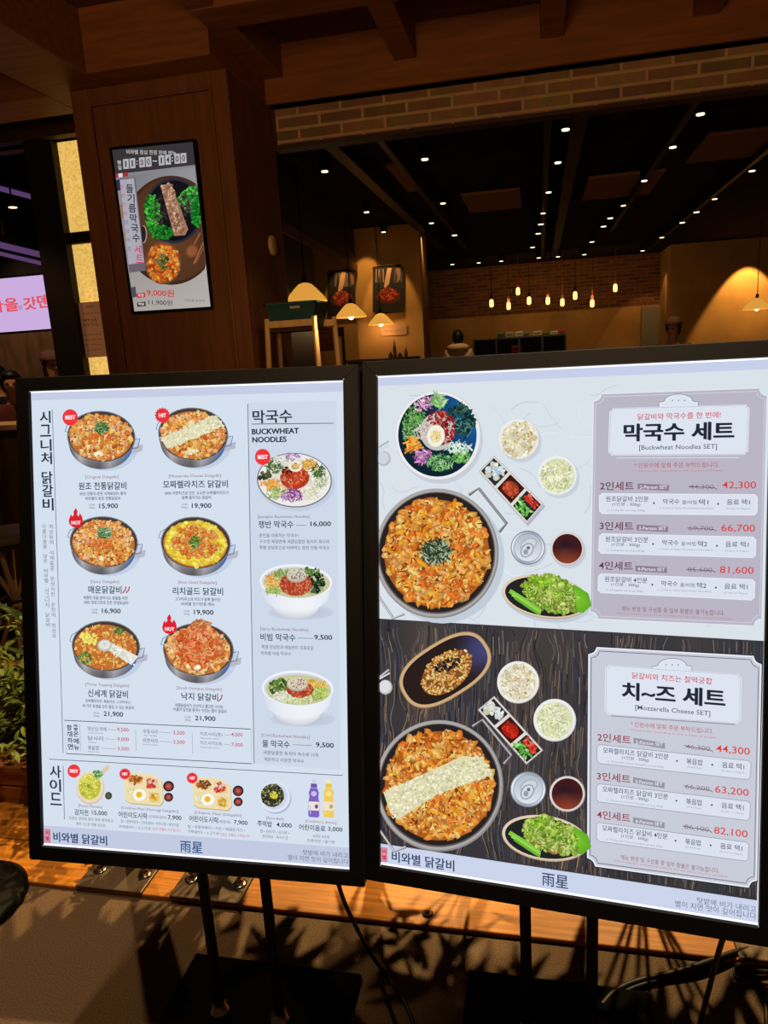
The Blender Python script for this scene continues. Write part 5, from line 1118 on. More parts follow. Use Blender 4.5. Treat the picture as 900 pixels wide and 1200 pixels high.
# ------------------------------------------------------------------ framed photographs on the plaster
m_paint = paper_mat('printed_paper')
def vplane(px, py, b):
    p = W(px, py, b); return Plane(p, (1, 0, 0), (0, 0, -1))
def photo(x0, y0, x1, y1, b, label, seed):
    p, q = W(x0, y0, b), W(x1, y1, b)
    t = empty('framed_photograph', ((p.x + q.x) / 2, b, q.z), label, 'picture', 'framed food photographs')
    MB().box(min(p.x, q.x), max(p.x, q.x), b - .03, b, q.z, p.z, .004).build('board', m_blackp, t)
    pl = Plane((p.x, b - .0305, p.z), (1, 0, 0), (0, 0, -1))
    sh = bpy.data.objects.new('print', None)
    a = Art(pl, .0008, seed); cx, cy = (x0 + x1) / 2, (y0 + y1) / 2
    a.poly([(x0, y0), (x1, y0), (x1, y1), (x0, y1)], (26, 17, 12))
    for i in range(9):
        x = x0 + 2 + (x1 - x0 - 4) * a.r.random(); a.line([(x, y0 + 2), (x + a.r.uniform(-2, 2), y0 + 18)], a.r.uniform(1, 2), mul((120, 96, 78), a.r.uniform(.5, 1.3)))
    a.ell(cx, y1 - 17, 16, 10, (22, 18, 18)); a.ell(cx, y1 - 18, 14, 8, (84, 24, 12))
    a.chunks((cx, y1 - 21, 11, 7.5, 0), 90, 1.2, 2.8, [(196, 64, 28), (160, 40, 20), (214, 96, 44), (120, 30, 18)])
    a.poly([(cx - 1, y0 + 1), (cx + 4, y0 + 1), (cx + 1, y0 + 20), (cx - 4, y0 + 25), (cx - 5, y0 + 22)], (214, 160, 124))
    a.poly([(cx + 9, y0 + 1), (cx + 14, y0 + 1), (cx + 14, y0 + 15), (cx + 11, y0 + 16)], (150, 100, 78))
    bpy.data.objects.remove(sh)
    o = a.build('print', m_paint, t); o.matrix_basis = Matrix.Translation(-Vector(t.location)) @ pl.mtx
    return t
photo(384, 318, 418, 370, 9.88, 'dark framed food photo behind the middle pendant lamp, left of two', 3)
photo(437, 313, 473, 366, 9.19, 'dark framed food photo on the plaster pier, right of two', 4)
def placard(x0, y0, x1, y1, b, label, txt, base=(196, 150, 104), ink=(120, 40, 30), name='notice_sign'):
    p, q = W(x0, y0, b), W(x1, y1, b)
    t = empty(name, ((p.x + q.x) / 2, b, q.z), label, 'notice')
    MB().box(p.x, q.x, b - .012, b, q.z, p.z, .002).build('board', mat('notice_board', base, .6), t)
    pl = Plane((p.x, b - .0125, p.z), (1, 0, 0), (0, 0, -1)); a = Art(pl, .0006, 2)
    for (s_, cx, cy, w, h, c) in txt: a.t(s_, cx, cy, w, h, c)
    if txt:
        o = a.build('print', m_paint, t); o.matrix_basis = Matrix.Translation(-Vector(t.location)) @ pl.mtx
    return t
placard(447, 384, 477, 392, 9.19, 'small wide notice on the plaster pier below the right pendant lamp', [('셀프바 이용안내', 462, 387.5, 22, 3.4, (130, 40, 30))], (186, 140, 96))

# digital menu screen on the pillar
def screen_light(p): pass

# ------------------------------------------------------------------ small things inside
m_teal = mat('dark_green_plastic', (18, 62, 66), .5, spec=.4)
m_pale = mat('pale_beech', (206, 160, 104), .5, noise=(8, .15, (6, 6, .8)))
BY, DP = 3.40, .22
pl_, pr_ = W(312, 376, BY), W(367, 371, BY)
zt = pl_.z; x0, x1 = pl_.x, pr_.x
t = empty('wooden_stand', ((x0 + x1) / 2, BY + .1, 0), 'pale wooden four-legged stand carrying the dark green bin, beside the pillar', 'stand')
MB().box(x0 + .008, x1 - .008, BY, BY + .02, zt - .036, zt - .004, .003).build('front_rail', m_pale, t)
MB().box(x0 - .02, x1 + .045, BY + DP - .02, BY + DP, zt - .036, zt - .004, .003).build('back_rail', m_pale, t)
MB().box(x0, x1, BY + .01, BY + DP, zt - .056, zt - .038, .003).build('shelf', m_darkwood, t)
for (lx, ly, dx, dy) in ((x0, BY, -.07, -.03), (x1, BY, .06, -.03), (x0 - .02, BY + DP - .01, -.05, .04), (x1 + .04, BY + DP - .01, .05, .04)):
    MB().tube([(lx + dx, ly + dy, 0), (lx, ly + .01, zt + .008)], [.016, .0125], 10).build('leg', m_pale, t, True)
z0 = zt - .038
bl, br = W(316, 374, BY).x, W(381, 372, BY).x
zt2 = W(345, 354, BY).z
t = empty('storage_bin', ((bl + br) / 2, BY + .1, z0), 'dark green plastic bin resting on the pale wooden stand', 'bin')
def frustum(mb, x0, x1, y0, y1, z0, X0, X1, Y0, Y1, z1):
    a = [mb.bm.verts.new(v) for v in ((x0, y0, z0), (x1, y0, z0), (x1, y1, z0), (x0, y1, z0))]
    c = [mb.bm.verts.new(v) for v in ((X0, Y0, z1), (X1, Y0, z1), (X1, Y1, z1), (X0, Y1, z1))]
    mb.bm.faces.new(a[::-1])
    for k in range(4): mb.bm.faces.new((a[k], a[(k + 1) % 4], c[(k + 1) % 4], c[k]))
    return a, c
b = MB(); frustum(b, x0 + .02, x1 - .012, BY + .022, BY + DP - .022, z0, x0 + .004, x1 + .016, BY - .004, BY + DP + .01, zt2)
frustum(b, x0 + .023, x1 - .015, BY + .025, BY + DP - .025, z0 + .003, x0 + .007, x1 + .013, BY - .001, BY + DP + .007, zt2)
b.build('tub', m_teal, t)
b = MB(); xa, xb, ya, yb = x0 - .004, x1 + .024, BY - .012, BY + DP + .018
b.box(xa, xb, ya, ya + .012, zt2 - .009, zt2 + .003, .002).box(xa, xb, yb - .012, yb, zt2 - .009, zt2 + .003, .002).box(xa, xa + .012, ya, yb, zt2 - .009, zt2 + .003, .002).box(xb - .012, xb, ya, yb, zt2 - .009, zt2 + .003, .002)
b.build('rim', m_teal, t)
b = MB(); b.box((x0 + x1) / 2 + .01, (x0 + x1) / 2 + .06, BY - .016, BY - .010, zt2 - .03, zt2 - .018, .002); b.build('label_tag', mat('pale_tag', (150, 150, 140), .6), t)

# second chair-like frame with a notice, and bottles behind
c0 = W(372, 395, 6.0); c1 = W(401, 395, 6.0)
t = empty('dining_chair', ((c0.x + c1.x) / 2, 6.1, 0), 'dark slim chair back with a reddish notice, right of the wooden stand', 'chair')
for x in (c0.x, c1.x):
    MB().tube([(x, 6.0, 0), (x, 6.02, W(372, 385, 6.0).z)], .014, 8).build('leg', m_darkwood, t)
MB().box(c0.x, c1.x, 6.0, 6.03, W(372, 392, 6).z - .03, W(372, 385, 6).z, .004).build('backrest', m_darkwood, t)
MB().box(c0.x, c1.x, 6.0, 6.4, .43, .46, .004).build('seat', m_darkwood, t)
for x in (c0.x + .01, c1.x - .01): MB().tube([(x, 6.38, 0), (x, 6.38, .44)], .014, 8).build('leg', m_darkwood, t)
placard(373, 384, 392, 411, 5.97, 'reddish notice sheet hanging on the dark chair back', [('안내', 382, 391, 9, 4, (70, 30, 24)), ('셀프코너 이용', 382.5, 398, 15, 3, (70, 30, 24)), ('감사합니다', 382.5, 404, 13, 3, (70, 30, 24))], (150, 92, 62))
# service counter with bottles in front of the pier
m_glass = mat('brown_bottle', (70, 40, 18), .2, spec=.6); m_label = mat('bottle_cap', (190, 150, 100), .4)
cz = W(465, 419, 8.4).z
t = empty('service_counter', (W(445, 419, 8.4).x, 8.6, 0), 'dark wood service counter before the plaster pier holding small bottles', 'counter')
xa, xb = W(405, 419, 8.4).x, W(486, 419, 8.4).x
MB().box(xa, xb, 8.35, 8.8, cz - .03, cz, .004).build('counter_top', m_darkwood, t)
MB().box(xa + .03, xb - .03, 8.38, 8.78, 0, cz - .03).build('body', m_darkwood, t)
for (x, h, lb) in ((463, .20, 'tallest thin bottle on the service counter before the pier'), (476, .11, 'short bottle at the right end of the service counter'), (458, .07, 'small squat jar left of the tallest bottle on the counter'), (469, .06, 'small squat jar right of the tallest bottle on the counter')):
    p = W(x, 419, 8.5); t = empty('bottle', (p.x, 8.5, cz), lb, 'bottle', 'bottles on the service counter')
    r = .02 if h > .1 else .026
    MB().lathe([(r * .95, 0), (r, .01), (r, h * .55), (r * .4, h * .72), (r * .38, h * .88)], (p.x, 8.5, cz), 14).build('body', m_glass, t, True)
    MB().lathe([(r * .45, h * .88), (r * .45, h)], (p.x, 8.5, cz), 12).build('cap', m_label, t)
# shelf unit by the back wall with goods on top
def goods():
    b0 = 13.6
    p, q = W(555, 400, b0), W(663, 395, b0)
    ztop = W(610, 394.5, b0).z
    t = empty('shelf_unit', ((p.x + q.x) / 2, b0 + .2, 0), 'grey metal shelf unit standing before the back wall between the two staff', 'shelf')
    m = mat('grey_metal', (96, 100, 98), .5, .3); n = 4
    MB().box(p.x, q.x, b0 + .38, b0 + .4, 0, ztop).build('back_panel', mat('dark_back', (52, 52, 52), .7), t)
    for i in range(n + 1):
        x = p.x + (q.x - p.x) * i / n; MB().box(x - .015, x + .015, b0, b0 + .4, 0, ztop, .002).build('upright', m, t)
    for z in (.1, .55, 1.0, 1.33, ztop):
        MB().box(p.x, q.x, b0, b0 + .4, z - .025, z, .002).build('shelf_board', m, t)
    cols = [((60, 110, 90), 'green'), ((186, 176, 160), 'pale'), ((220, 214, 200), 'white'), ((120, 120, 110), 'grey'), ((206, 196, 176), 'cream'), ((140, 128, 66), 'olive'), ((222, 218, 208), 'white paper'), ((190, 74, 66), 'red and pink')]
    rr = random.Random(5)
    xs = [.30, .40, .50, .58, .70, .79, .88, .96]
    for (c, nm), fx in zip(cols, xs):
        x = p.x + (q.x - p.x) * fx; w = rr.uniform(.05, .075); h = rr.uniform(.05, .10)
        g = empty('food_package', (x, b0 + .15, ztop), nm + ' package on top of the grey shelf unit, ' + ('leftmost' if fx == .30 else 'rightmost' if fx == .96 else 'between its neighbours'), 'package', 'packages on the shelf unit')
        MB().box(x - w, x + w, b0 + .05, b0 + .25, ztop, ztop + h, .012).build('wrapper', mat('pack_' + nm.replace(' ', '_'), c, .5), g)
        MB().box(x - w * .7, x + w * .7, b0 + .046, b0 + .05, ztop + h * .3, ztop + h * .7).build('sticker', mat('sticker_' + nm.replace(' ', '_'), mul(c, .7), .5), g)
    x = W(605, 402, b0).x; z = 1.33
    g = empty('red_pack', (x, b0 + .1, z), 'red pack standing inside the grey shelf unit', 'package')
    MB().box(x - .09, x + .09, b0 + .05, b0 + .2, z, z + .14, .02).build('pack', mat('red_pack', (150, 30, 26), .5), g)
    MB().box(x - .06, x + .06, b0 + .046, b0 + .05, z + .05, z + .10).build('sticker', mat('dark_sticker', (60, 30, 30), .5), g)
goods()
# round fixture on the pillar's side
p = W(316, 288, 3.78); p.x = -1.349
t = empty('wall_fixture', tuple(p), 'round cream fixture on the side of the brown pillar', 'fixture')
rot = Matrix.Translation(p) @ Matrix.Rotation(math.radians(90), 4, 'Y')
MB().lathe([(.05, 0), (.052, .006), (.046, .016), (.03, .02), (.002, .021)], (0, 0, 0), 28).build('cover', mat('cream_plastic', (214, 170, 120), .5), t, True, rot)
MB().lathe([(.016, .018), (.018, .024), (.012, .03)], (0, 0, 0), 16).build('button', mat('brown_plastic', (120, 78, 48), .5), t, True, rot)
# ------------------------------------------------------------------ notice on the lit stone
def sheet_notice():
    b = 4.0; p, q = W(90, 355, b), W(120, 418, b)
    t = empty('notice_sheet', ((p.x + q.x) / 2, b, q.z), 'brown printed notice sheet fixed on the lit yellow stone by the pillar', 'notice')
    x1 = W(130, 385, b).x
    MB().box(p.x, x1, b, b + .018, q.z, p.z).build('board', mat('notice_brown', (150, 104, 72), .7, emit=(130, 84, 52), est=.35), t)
    pl = Plane((p.x, b - .0004, p.z), (1, 0, 0), (0, 0, -1)); a = Art(pl, .0006, 2)
    rows = [('막국수', 106, 359.5, 10, 2.5, (90, 60, 40)), ('예약 노트', 106, 375, 16, 4.2, (40, 26, 24)), ('예약 안내', 106, 380.5, 16, 4, (170, 40, 36)), ('방문해 주셔서', 106, 367, 20, 2, (110, 80, 60)), ('감사합니다 고객님', 108, 392, 22, 2, (110, 80, 60)), ('이용 시간 안내', 109, 398, 20, 2, (110, 80, 60)), ('좋은 하루 되세요', 110, 404, 22, 2, (110, 80, 60)), ('문의 주세요', 111, 410, 18, 2, (110, 80, 60))]
    for r_ in rows: a.t(*r_[:5], r_[5])
    o = a.build('print', m_paint, t); o.matrix_basis = Matrix.Translation(-Vector(t.location)) @ pl.mtx
sheet_notice()

# ------------------------------------------------------------------ deck fittings: steel foot plates with posts, bolts
def foot(corners, label, post):
    pts = [F(*c, .012) for c in corners]
    xs = sorted(p.x for p in pts); x0, x1 = (xs[0] + xs[1]) / 2, (xs[2] + xs[3]) / 2
    y0, y1 = 1.636, 1.815
    t = empty('foot_plate', ((x0 + x1) / 2, 1.73, .012), label, 'foot plate', 'steel foot plates on the deck')
    MB().box(x0, x1, y0, y1, .0125, .020, .004).build('plate', m_steel, t)
    for bx in post[1]:
        y = 1.71
        MB().lathe([(.021, .020), (.021, .023), (.012, .024)], (bx, y, 0), 18, True, True).build('washer', m_chrome, t, True)
        MB().lathe([(.012, .024), (.0125, .034), (.0085, .036), (.0085, .040), (.0065, .046), (.001, .049)], (bx, y, 0), 12).build('cap_nut', m_chrome, t, True)
    if post[0] is not None:
        MB().box(post[0] - .03, post[0] + .03, 1.755, 1.80, .020, .92, .004).build('post', m_blackp, t)
    return x0, x1
fx = lambda px, py: F(px, py, .03).x
foot([(106.5, 1015), (184.5, 1021.6), (168, 1047), (91, 1040.5)], 'dark steel foot plate with two cap nuts on the orange deck, nearest the left edge', (fx(143, 1022), (fx(107, 1028), fx(161, 1033))))
foot([(211.5, 1025.5), (297, 1030), (282, 1058), (203.4, 1051)], 'dark steel foot plate with two cap nuts behind the poles of the left menu sign', (fx(254, 1028), (fx(218, 1037), fx(276, 1042))))
p = F(862, 1108, .012)
foot([(855, 1095), (1010, 1110), (1010, 1125), (862, 1108)], 'dark steel foot plate under the lower right corner of the right menu sign', (.74, (.60, .80)))
p = F(501, 1071, .012)
t = empty('deck_stud', tuple(p), 'small round steel stud alone on the orange deck between the signs', 'stud')
MB().lathe([(.011, 0), (.011, .006), (.006, .012), (.001, .014)], tuple(p), 16).build('head', m_chrome, t, True)
MB().lathe([(.016, 0), (.016, .002)], tuple(p), 16).build('washer', m_steel, t, True)

# planter bed behind the deck
m_plank = mat('brown_planter_wood', (150, 92, 48), .6, spec=.2, noise=(8, .3, (.6, 8, 8)), bump=.15)
m_soil = mat('dark_soil', (34, 24, 16), .95, noise=(40, .5, (1, 1, 1)), bump=.6)
t = empty('planter_box', (-.6, 2.2, 0), 'long low wooden planter box behind the deck, full of green plants', 'planter')
MB().box(-4.0, 1.6, 2.0, 2.05, 0, .075, .004).build('plank', m_plank, t)
MB().box(-4.0, 1.6, 2.0, 2.05, .08, .135, .004).build('plank', m_plank, t)
MB().box(-4.0, 1.6, 1.99, 2.14, .135, .16, .004).build('rim_board', m_plank, t)
MB().box(-4.0, 1.6, 2.80, 2.85, 0, .16, .004).build('plank', m_plank, t)
MB().box(-4.0, 1.6, 2.05, 2.80, .02, .13).build('soil', m_soil, t)

# plants
m_leaf = [mat('leaf_green', (78, 104, 40), .5, spec=.4, noise=(12, .3, (1, 1, 1))), mat('leaf_fresh', (120, 140, 52), .5, spec=.4, noise=(12, .3, (1, 1, 1))), mat('leaf_deep', (48, 76, 36), .45, spec=.4, noise=(12, .3, (1, 1, 1)))]
m_stem = mat('plant_stem', (84, 78, 40), .6)
def blade(bm, p, d, n, ln, w, droop, seg=6, fold=.25):
    p = Vector(p); d = Vector(d).normalized(); prev = None
    for i in range(seg + 1):
        q = i / seg; c = p + d * ln * q + Vector((0, 0, -droop * ln * q * q))
        sd = d.cross(Vector((0, 0, 1))); sd = sd.normalized() if sd.length > .01 else Vector((1, 0, 0))
        ww = w * math.sin(math.pi * min(.98, .08 + .9 * q)) * .5
        row = [bm.verts.new(c - sd * ww + Vector((0, 0, fold * ww))), bm.verts.new(c), bm.verts.new(c + sd * ww + Vector((0, 0, fold * ww)))]
        if prev:
            for k in (0, 1): bm.faces.new((prev[k], prev[k + 1], row[k + 1], row[k]))
        prev = row
def plant(kind, x, y, h, seed, label, group):
    r = random.Random(seed); t = empty('potted_plant' if kind == 'x' else {'palm': 'palm_plant', 'bush': 'shade_bush', 'fern': 'fern', 'lance': 'lance_leaf_plant'}[kind], (x, y, .13), label, 'plant', group)
    f, s = MB(), MB(); z = .13
    if kind == 'palm':
        for i in range(9):
            an = i * 2.4 + r.uniform(-.3, .3); el = r.uniform(.9, 1.35); L = h * r.uniform(.75, 1.05)
            d = Vector((math.cos(an) * math.cos(el), math.sin(an) * math.cos(el), math.sin(el)))
            pts = [Vector((x, y, z)) + d * L * q + Vector((math.cos(an), math.sin(an), -.6)) * L * .34 * q ** 2.4 for q in [k / 9 for k in range(10)]]
            s.tube(pts, [.006 * (1 - .7 * k / 9) for k in range(10)], 5)
            for k in range(3, 10):
                tg_ = (pts[k] - pts[k - 1]).normalized(); sd = tg_.cross(Vector((0, 0, 1))); sd = sd.normalized() if sd.length > .01 else Vector((1, 0, 0))
                for sg in (-1, 1):
                    for hh in (0, .5):
                        blade(f.bm, pts[k - 1].lerp(pts[k], hh), sd * sg + tg_ * .7, None, L * .30 * (1.15 - abs(k - 6) * .1), .022, .35, 4)
    elif kind == 'bush':
        for i in range(7):
            an = i * .9; top = Vector((x + .10 * math.cos(an), y + .10 * math.sin(an), z + h * .66))
            s.tube([(x, y, z), (x + .03 * math.cos(an), y + .03 * math.sin(an), z + h * .35), top], .005, 5)
        for i in range(520 if x < .2 else 220):
            q = Vector((r.uniform(-.24, .24), r.gauss(0, .045), 0)); zz = z + h * r.uniform(.66, 1.02)
            an = r.uniform(0, 6.28); blade(f.bm, Vector((x, y, zz)) + q, (math.cos(an), math.sin(an), r.uniform(-.5, .4)), None, r.uniform(.09, .17), .035, .3, 4)
        for i in range(9 if x < .2 else 3):
            an = r.uniform(0, 6.28); blade(f.bm, Vector((x, y, z + h * r.uniform(.25, .6))), (math.cos(an), math.sin(an), r.uniform(0, .6)), None, r.uniform(.14, .24), .028, .4, 4)
    elif kind == 'lance':
        for i in range(22):
            an = r.uniform(0, 6.28); el = r.uniform(.5, 1.45); L = h * r.uniform(.45, .9)
            d = Vector((math.cos(an) * math.cos(el), math.sin(an) * math.cos(el), math.sin(el))); b0 = Vector((x + r.uniform(-.03, .03), y + r.uniform(-.03, .03), z + r.uniform(0, h * .35)))
            blade(f.bm, b0, d, None, L, .06 * r.uniform(.7, 1.2), .25)
        s.tube([(x, y, z), (x + .02, y, z + h * .5)], .008, 6)
    else:
        for i in range(26):
            an = r.uniform(0, 6.28); el = r.uniform(.5, 1.35); L = h * r.uniform(.5, 1.0)
            d = Vector((math.cos(an) * math.cos(el), math.sin(an) * math.cos(el), math.sin(el)))
            pts = [Vector((x, y, z)) + d * L * q + Vector((0, 0, -.25 * L * q * q)) for q in [k / 6 for k in range(7)]]
            s.tube(pts, .0025, 4)
            for k in range(2, 7):
                for j in range(7):
                    dd = Vector((r.uniform(-1, 1), r.uniform(-1, 1), r.uniform(-.4, .8)))
                    blade(f.bm, pts[k] + dd * .02, dd, None, r.uniform(.03, .055), .018, .2, 3)
    f.build('foliage', m_leaf[seed % 3] if kind != 'fern' else m_leaf[1], t, True); s.build('stems', m_stem, t, True)
    return t
plant('fern', -1.80, 2.24, .66, 1, 'feathery bright green plant beside the left edge of the left menu sign, low down', 'plants in the planter box')
plant('fern', -1.92, 2.42, .72, 4, 'feathery bright green plant at the far left edge of the picture', 'plants in the planter box')
plant('lance', -1.76, 2.42, .86, 2, 'upright plant with long pointed leaves above the feathery one at the left edge', 'plants in the planter box')
for (x, y, h, sd, lb) in ((-.98, 2.10, .95, 5, 'behind the left half of the left menu sign'), (-.56, 2.12, .96, 6, 'behind the right half of the left menu sign'), (-.14, 2.10, .94, 7, 'just right of the gap between the signs'), (.28, 2.12, .95, 9, 'behind the middle of the right menu sign')):  # dense canopies added behind the signs to keep the planter light off the floor
    plant('bush', x, y, h, sd, 'bare-stemmed leafy bush ' + lb, 'plants in the planter box')
plant('fern', -.36, 2.55, .5, 16, 'feathery plant behind the gap between the two menu signs', 'plants in the planter box')
plant('fern', -1.4, 2.2, .6, 13, 'feathery plant behind the left half of the left menu sign', 'plants in the planter box')

# ------------------------------------------------------------------ cables on the floor
def cable(pts, r, label, name='power_cable', plug=None):
    c = bpy.data.curves.new(name, 'CURVE'); c.dimensions = '3D'; c.bevel_depth = r; c.bevel_resolution = 3; c.resolution_u = 8; c.use_fill_caps = True
    s = c.splines.new('NURBS'); s.points.add(len(pts) - 1); s.use_endpoint_u = True; s.order_u = 4
    for i, p in enumerate(pts): s.points[i].co = (*p, 1)
    o = bpy.data.objects.new('tmp', c); COL.objects.link(o); bpy.context.view_layer.update()
    me = bpy.data.meshes.new_from_object(o.evaluated_get(bpy.context.evaluated_depsgraph_get())); bpy.data.objects.remove(o)
    me.materials.clear(); me.materials.append(m_cable)
    for p in me.polygons: p.use_smooth = True
    if plug is None:
        o = bpy.data.objects.new(name, me); COL.objects.link(o); tag(o, label, 'cable', 'power cables on the floor'); return o
    base = Vector(pts[0]); t = empty(name, tuple(base), label, 'cable', 'power cables on the floor')
    o = bpy.data.objects.new('cord', me); COL.objects.link(o); o.parent = t; o.location = -base
    a, d = plug; MB().tube([a, Vector(a) + Vector(d) * .35, Vector(a) + Vector(d)], [.010, .014, .009], 12).build('connector', m_cable, t, True)
    return t
fz = lambda x, y, z=.006: F(x, y, z)
cable([W(396, 1034, 1.27), W(402, 1055, 1.34), F(412, 1075, .25), F(428, 1108, .05), fz(446, 1135), fz(462, 1155), fz(480, 1182), fz(490, 1215)], .005, 'thin black cable hanging from the left menu sign\'s lower right corner to the floor')
cable([W(848, 1097, 1.24), F(842, 1115, .36), F(836, 1140, .26), F(828, 1170, .15), F(820, 1200, .06), fz(812, 1235)], .0055, 'thin black cable hanging straight down below the right menu sign')
cable([fz(706, 1178), fz(716, 1164), fz(740, 1150, .008), fz(782, 1143, .010), fz(815, 1133, .018), fz(845, 1122, .018), fz(872, 1112, .012), fz(905, 1108, .010), fz(940, 1106, .008)], .008, 'thick black cable lying in a long curve across the floor at the right')
cable([fz(712, 1180), fz(722, 1168), fz(745, 1155), fz(784, 1147), fz(812, 1139), fz(846, 1128)], .006, 'second black cable lying close beside the thick one on the floor')
q = fz(861, 1133, .012); q2 = fz(876, 1138, .012)
cable([q2, fz(885, 1146, .009), fz(893, 1156, .008), fz(898, 1172, .008), fz(899, 1195), fz(898, 1230)], .006, 'black cable with a connector plug bending down at the lower right', plug=(q, q2 - q))
cable([q2, fz(888, 1139, .010), fz(905, 1139, .008), fz(930, 1140)], .006, 'short black cable running right from the connector plug')
cable([fz(860, 1135), fz(859, 1142), fz(866, 1149), fz(880, 1154), fz(893, 1155), fz(915, 1152)], .003, 'thin looped black wire beside the connector plug')

# round black base at the left edge
t = empty('post_stand', (-1.69, 1.535, 0), 'round black weighted stand base at the lower left edge', 'stand base')
MB().lathe([(.17, 0), (.178, .006), (.178, .016), (.16, .026), (.03, .034)], (-1.69, 1.535, 0), 48).build('base', m_black, t, True)
MB().lathe([(.028, .032), (.028, .05), (.021, .055), (.021, .95), (.03, .955), (.03, .975), (.005, .99)], (-1.69, 1.535, 0), 24).build('post', m_black, t, True)

# ------------------------------------------------------------------ table and people
m_skin = mat('skin', (198, 140, 104), .55, spec=.3); m_hair = mat('black_hair', (22, 17, 15), .5, spec=.3)
sc = W(4, 622, 3.08)
t = empty('round_stool', (sc.x, sc.y, 0), 'round grey stool with pale wooden legs above the plants at the left edge', 'stool')
MB().lathe([(.15, -.05), (.178, -.045), (.186, -.024), (.178, -.004), (.15, 0)], tuple(sc), 48).build('seat', mat('grey_cushion', (128, 112, 94), .45, spec=.4), t, True)
MB().lathe([(.168, -.066), (.176, -.062), (.176, -.052), (.165, -.048)], tuple(sc), 48).build('seat_ring', mat('dark_ring', (40, 32, 26), .5), t, True)
for an in (.5, 2.1, 3.6, 5.2):
    MB().tube([sc + Vector((.14 * math.cos(an), .14 * math.sin(an), -.06)), (sc.x - .17 * math.cos(an), sc.y - .17 * math.sin(an), 0)], [.012, .012], 10).build('leg', m_pale, t, True)
MB().tube([sc + Vector((.07 * math.cos(a_), .07 * math.sin(a_), -.36)) for a_ in [2 * math.pi * k / 24 for k in range(25)]], .008, 8).build('foot_ring', m_darkwood, t, True)

def skin_mesh(name, verts, edges, rad, m, parent, sub=2, root=0):
    me = bpy.data.meshes.new(name); me.from_pydata([tuple(v) for v in verts], edges, [])
    o = bpy.data.objects.new(name, me); COL.objects.link(o)
    md = o.modifiers.new('skin', 'SKIN'); md.use_smooth_shade = True
    for i, r_ in enumerate(rad): me.skin_vertices[0].data[i].radius = r_ if isinstance(r_, tuple) else (r_, r_)
    me.skin_vertices[0].data[root].use_root = True
    sb = o.modifiers.new('sub', 'SUBSURF'); sb.levels = sub; sb.render_levels = sub
    bpy.context.view_layer.update()
    m2 = bpy.data.meshes.new_from_object(o.evaluated_get(bpy.context.evaluated_depsgraph_get()))
    bpy.data.objects.remove(o); m2.name = name; m2.materials.clear(); m2.materials.append(m)
    for p_ in m2.polygons: p_.use_smooth = True
    o = bpy.data.objects.new(name, m2); COL.objects.link(o); o.parent = parent
    return o

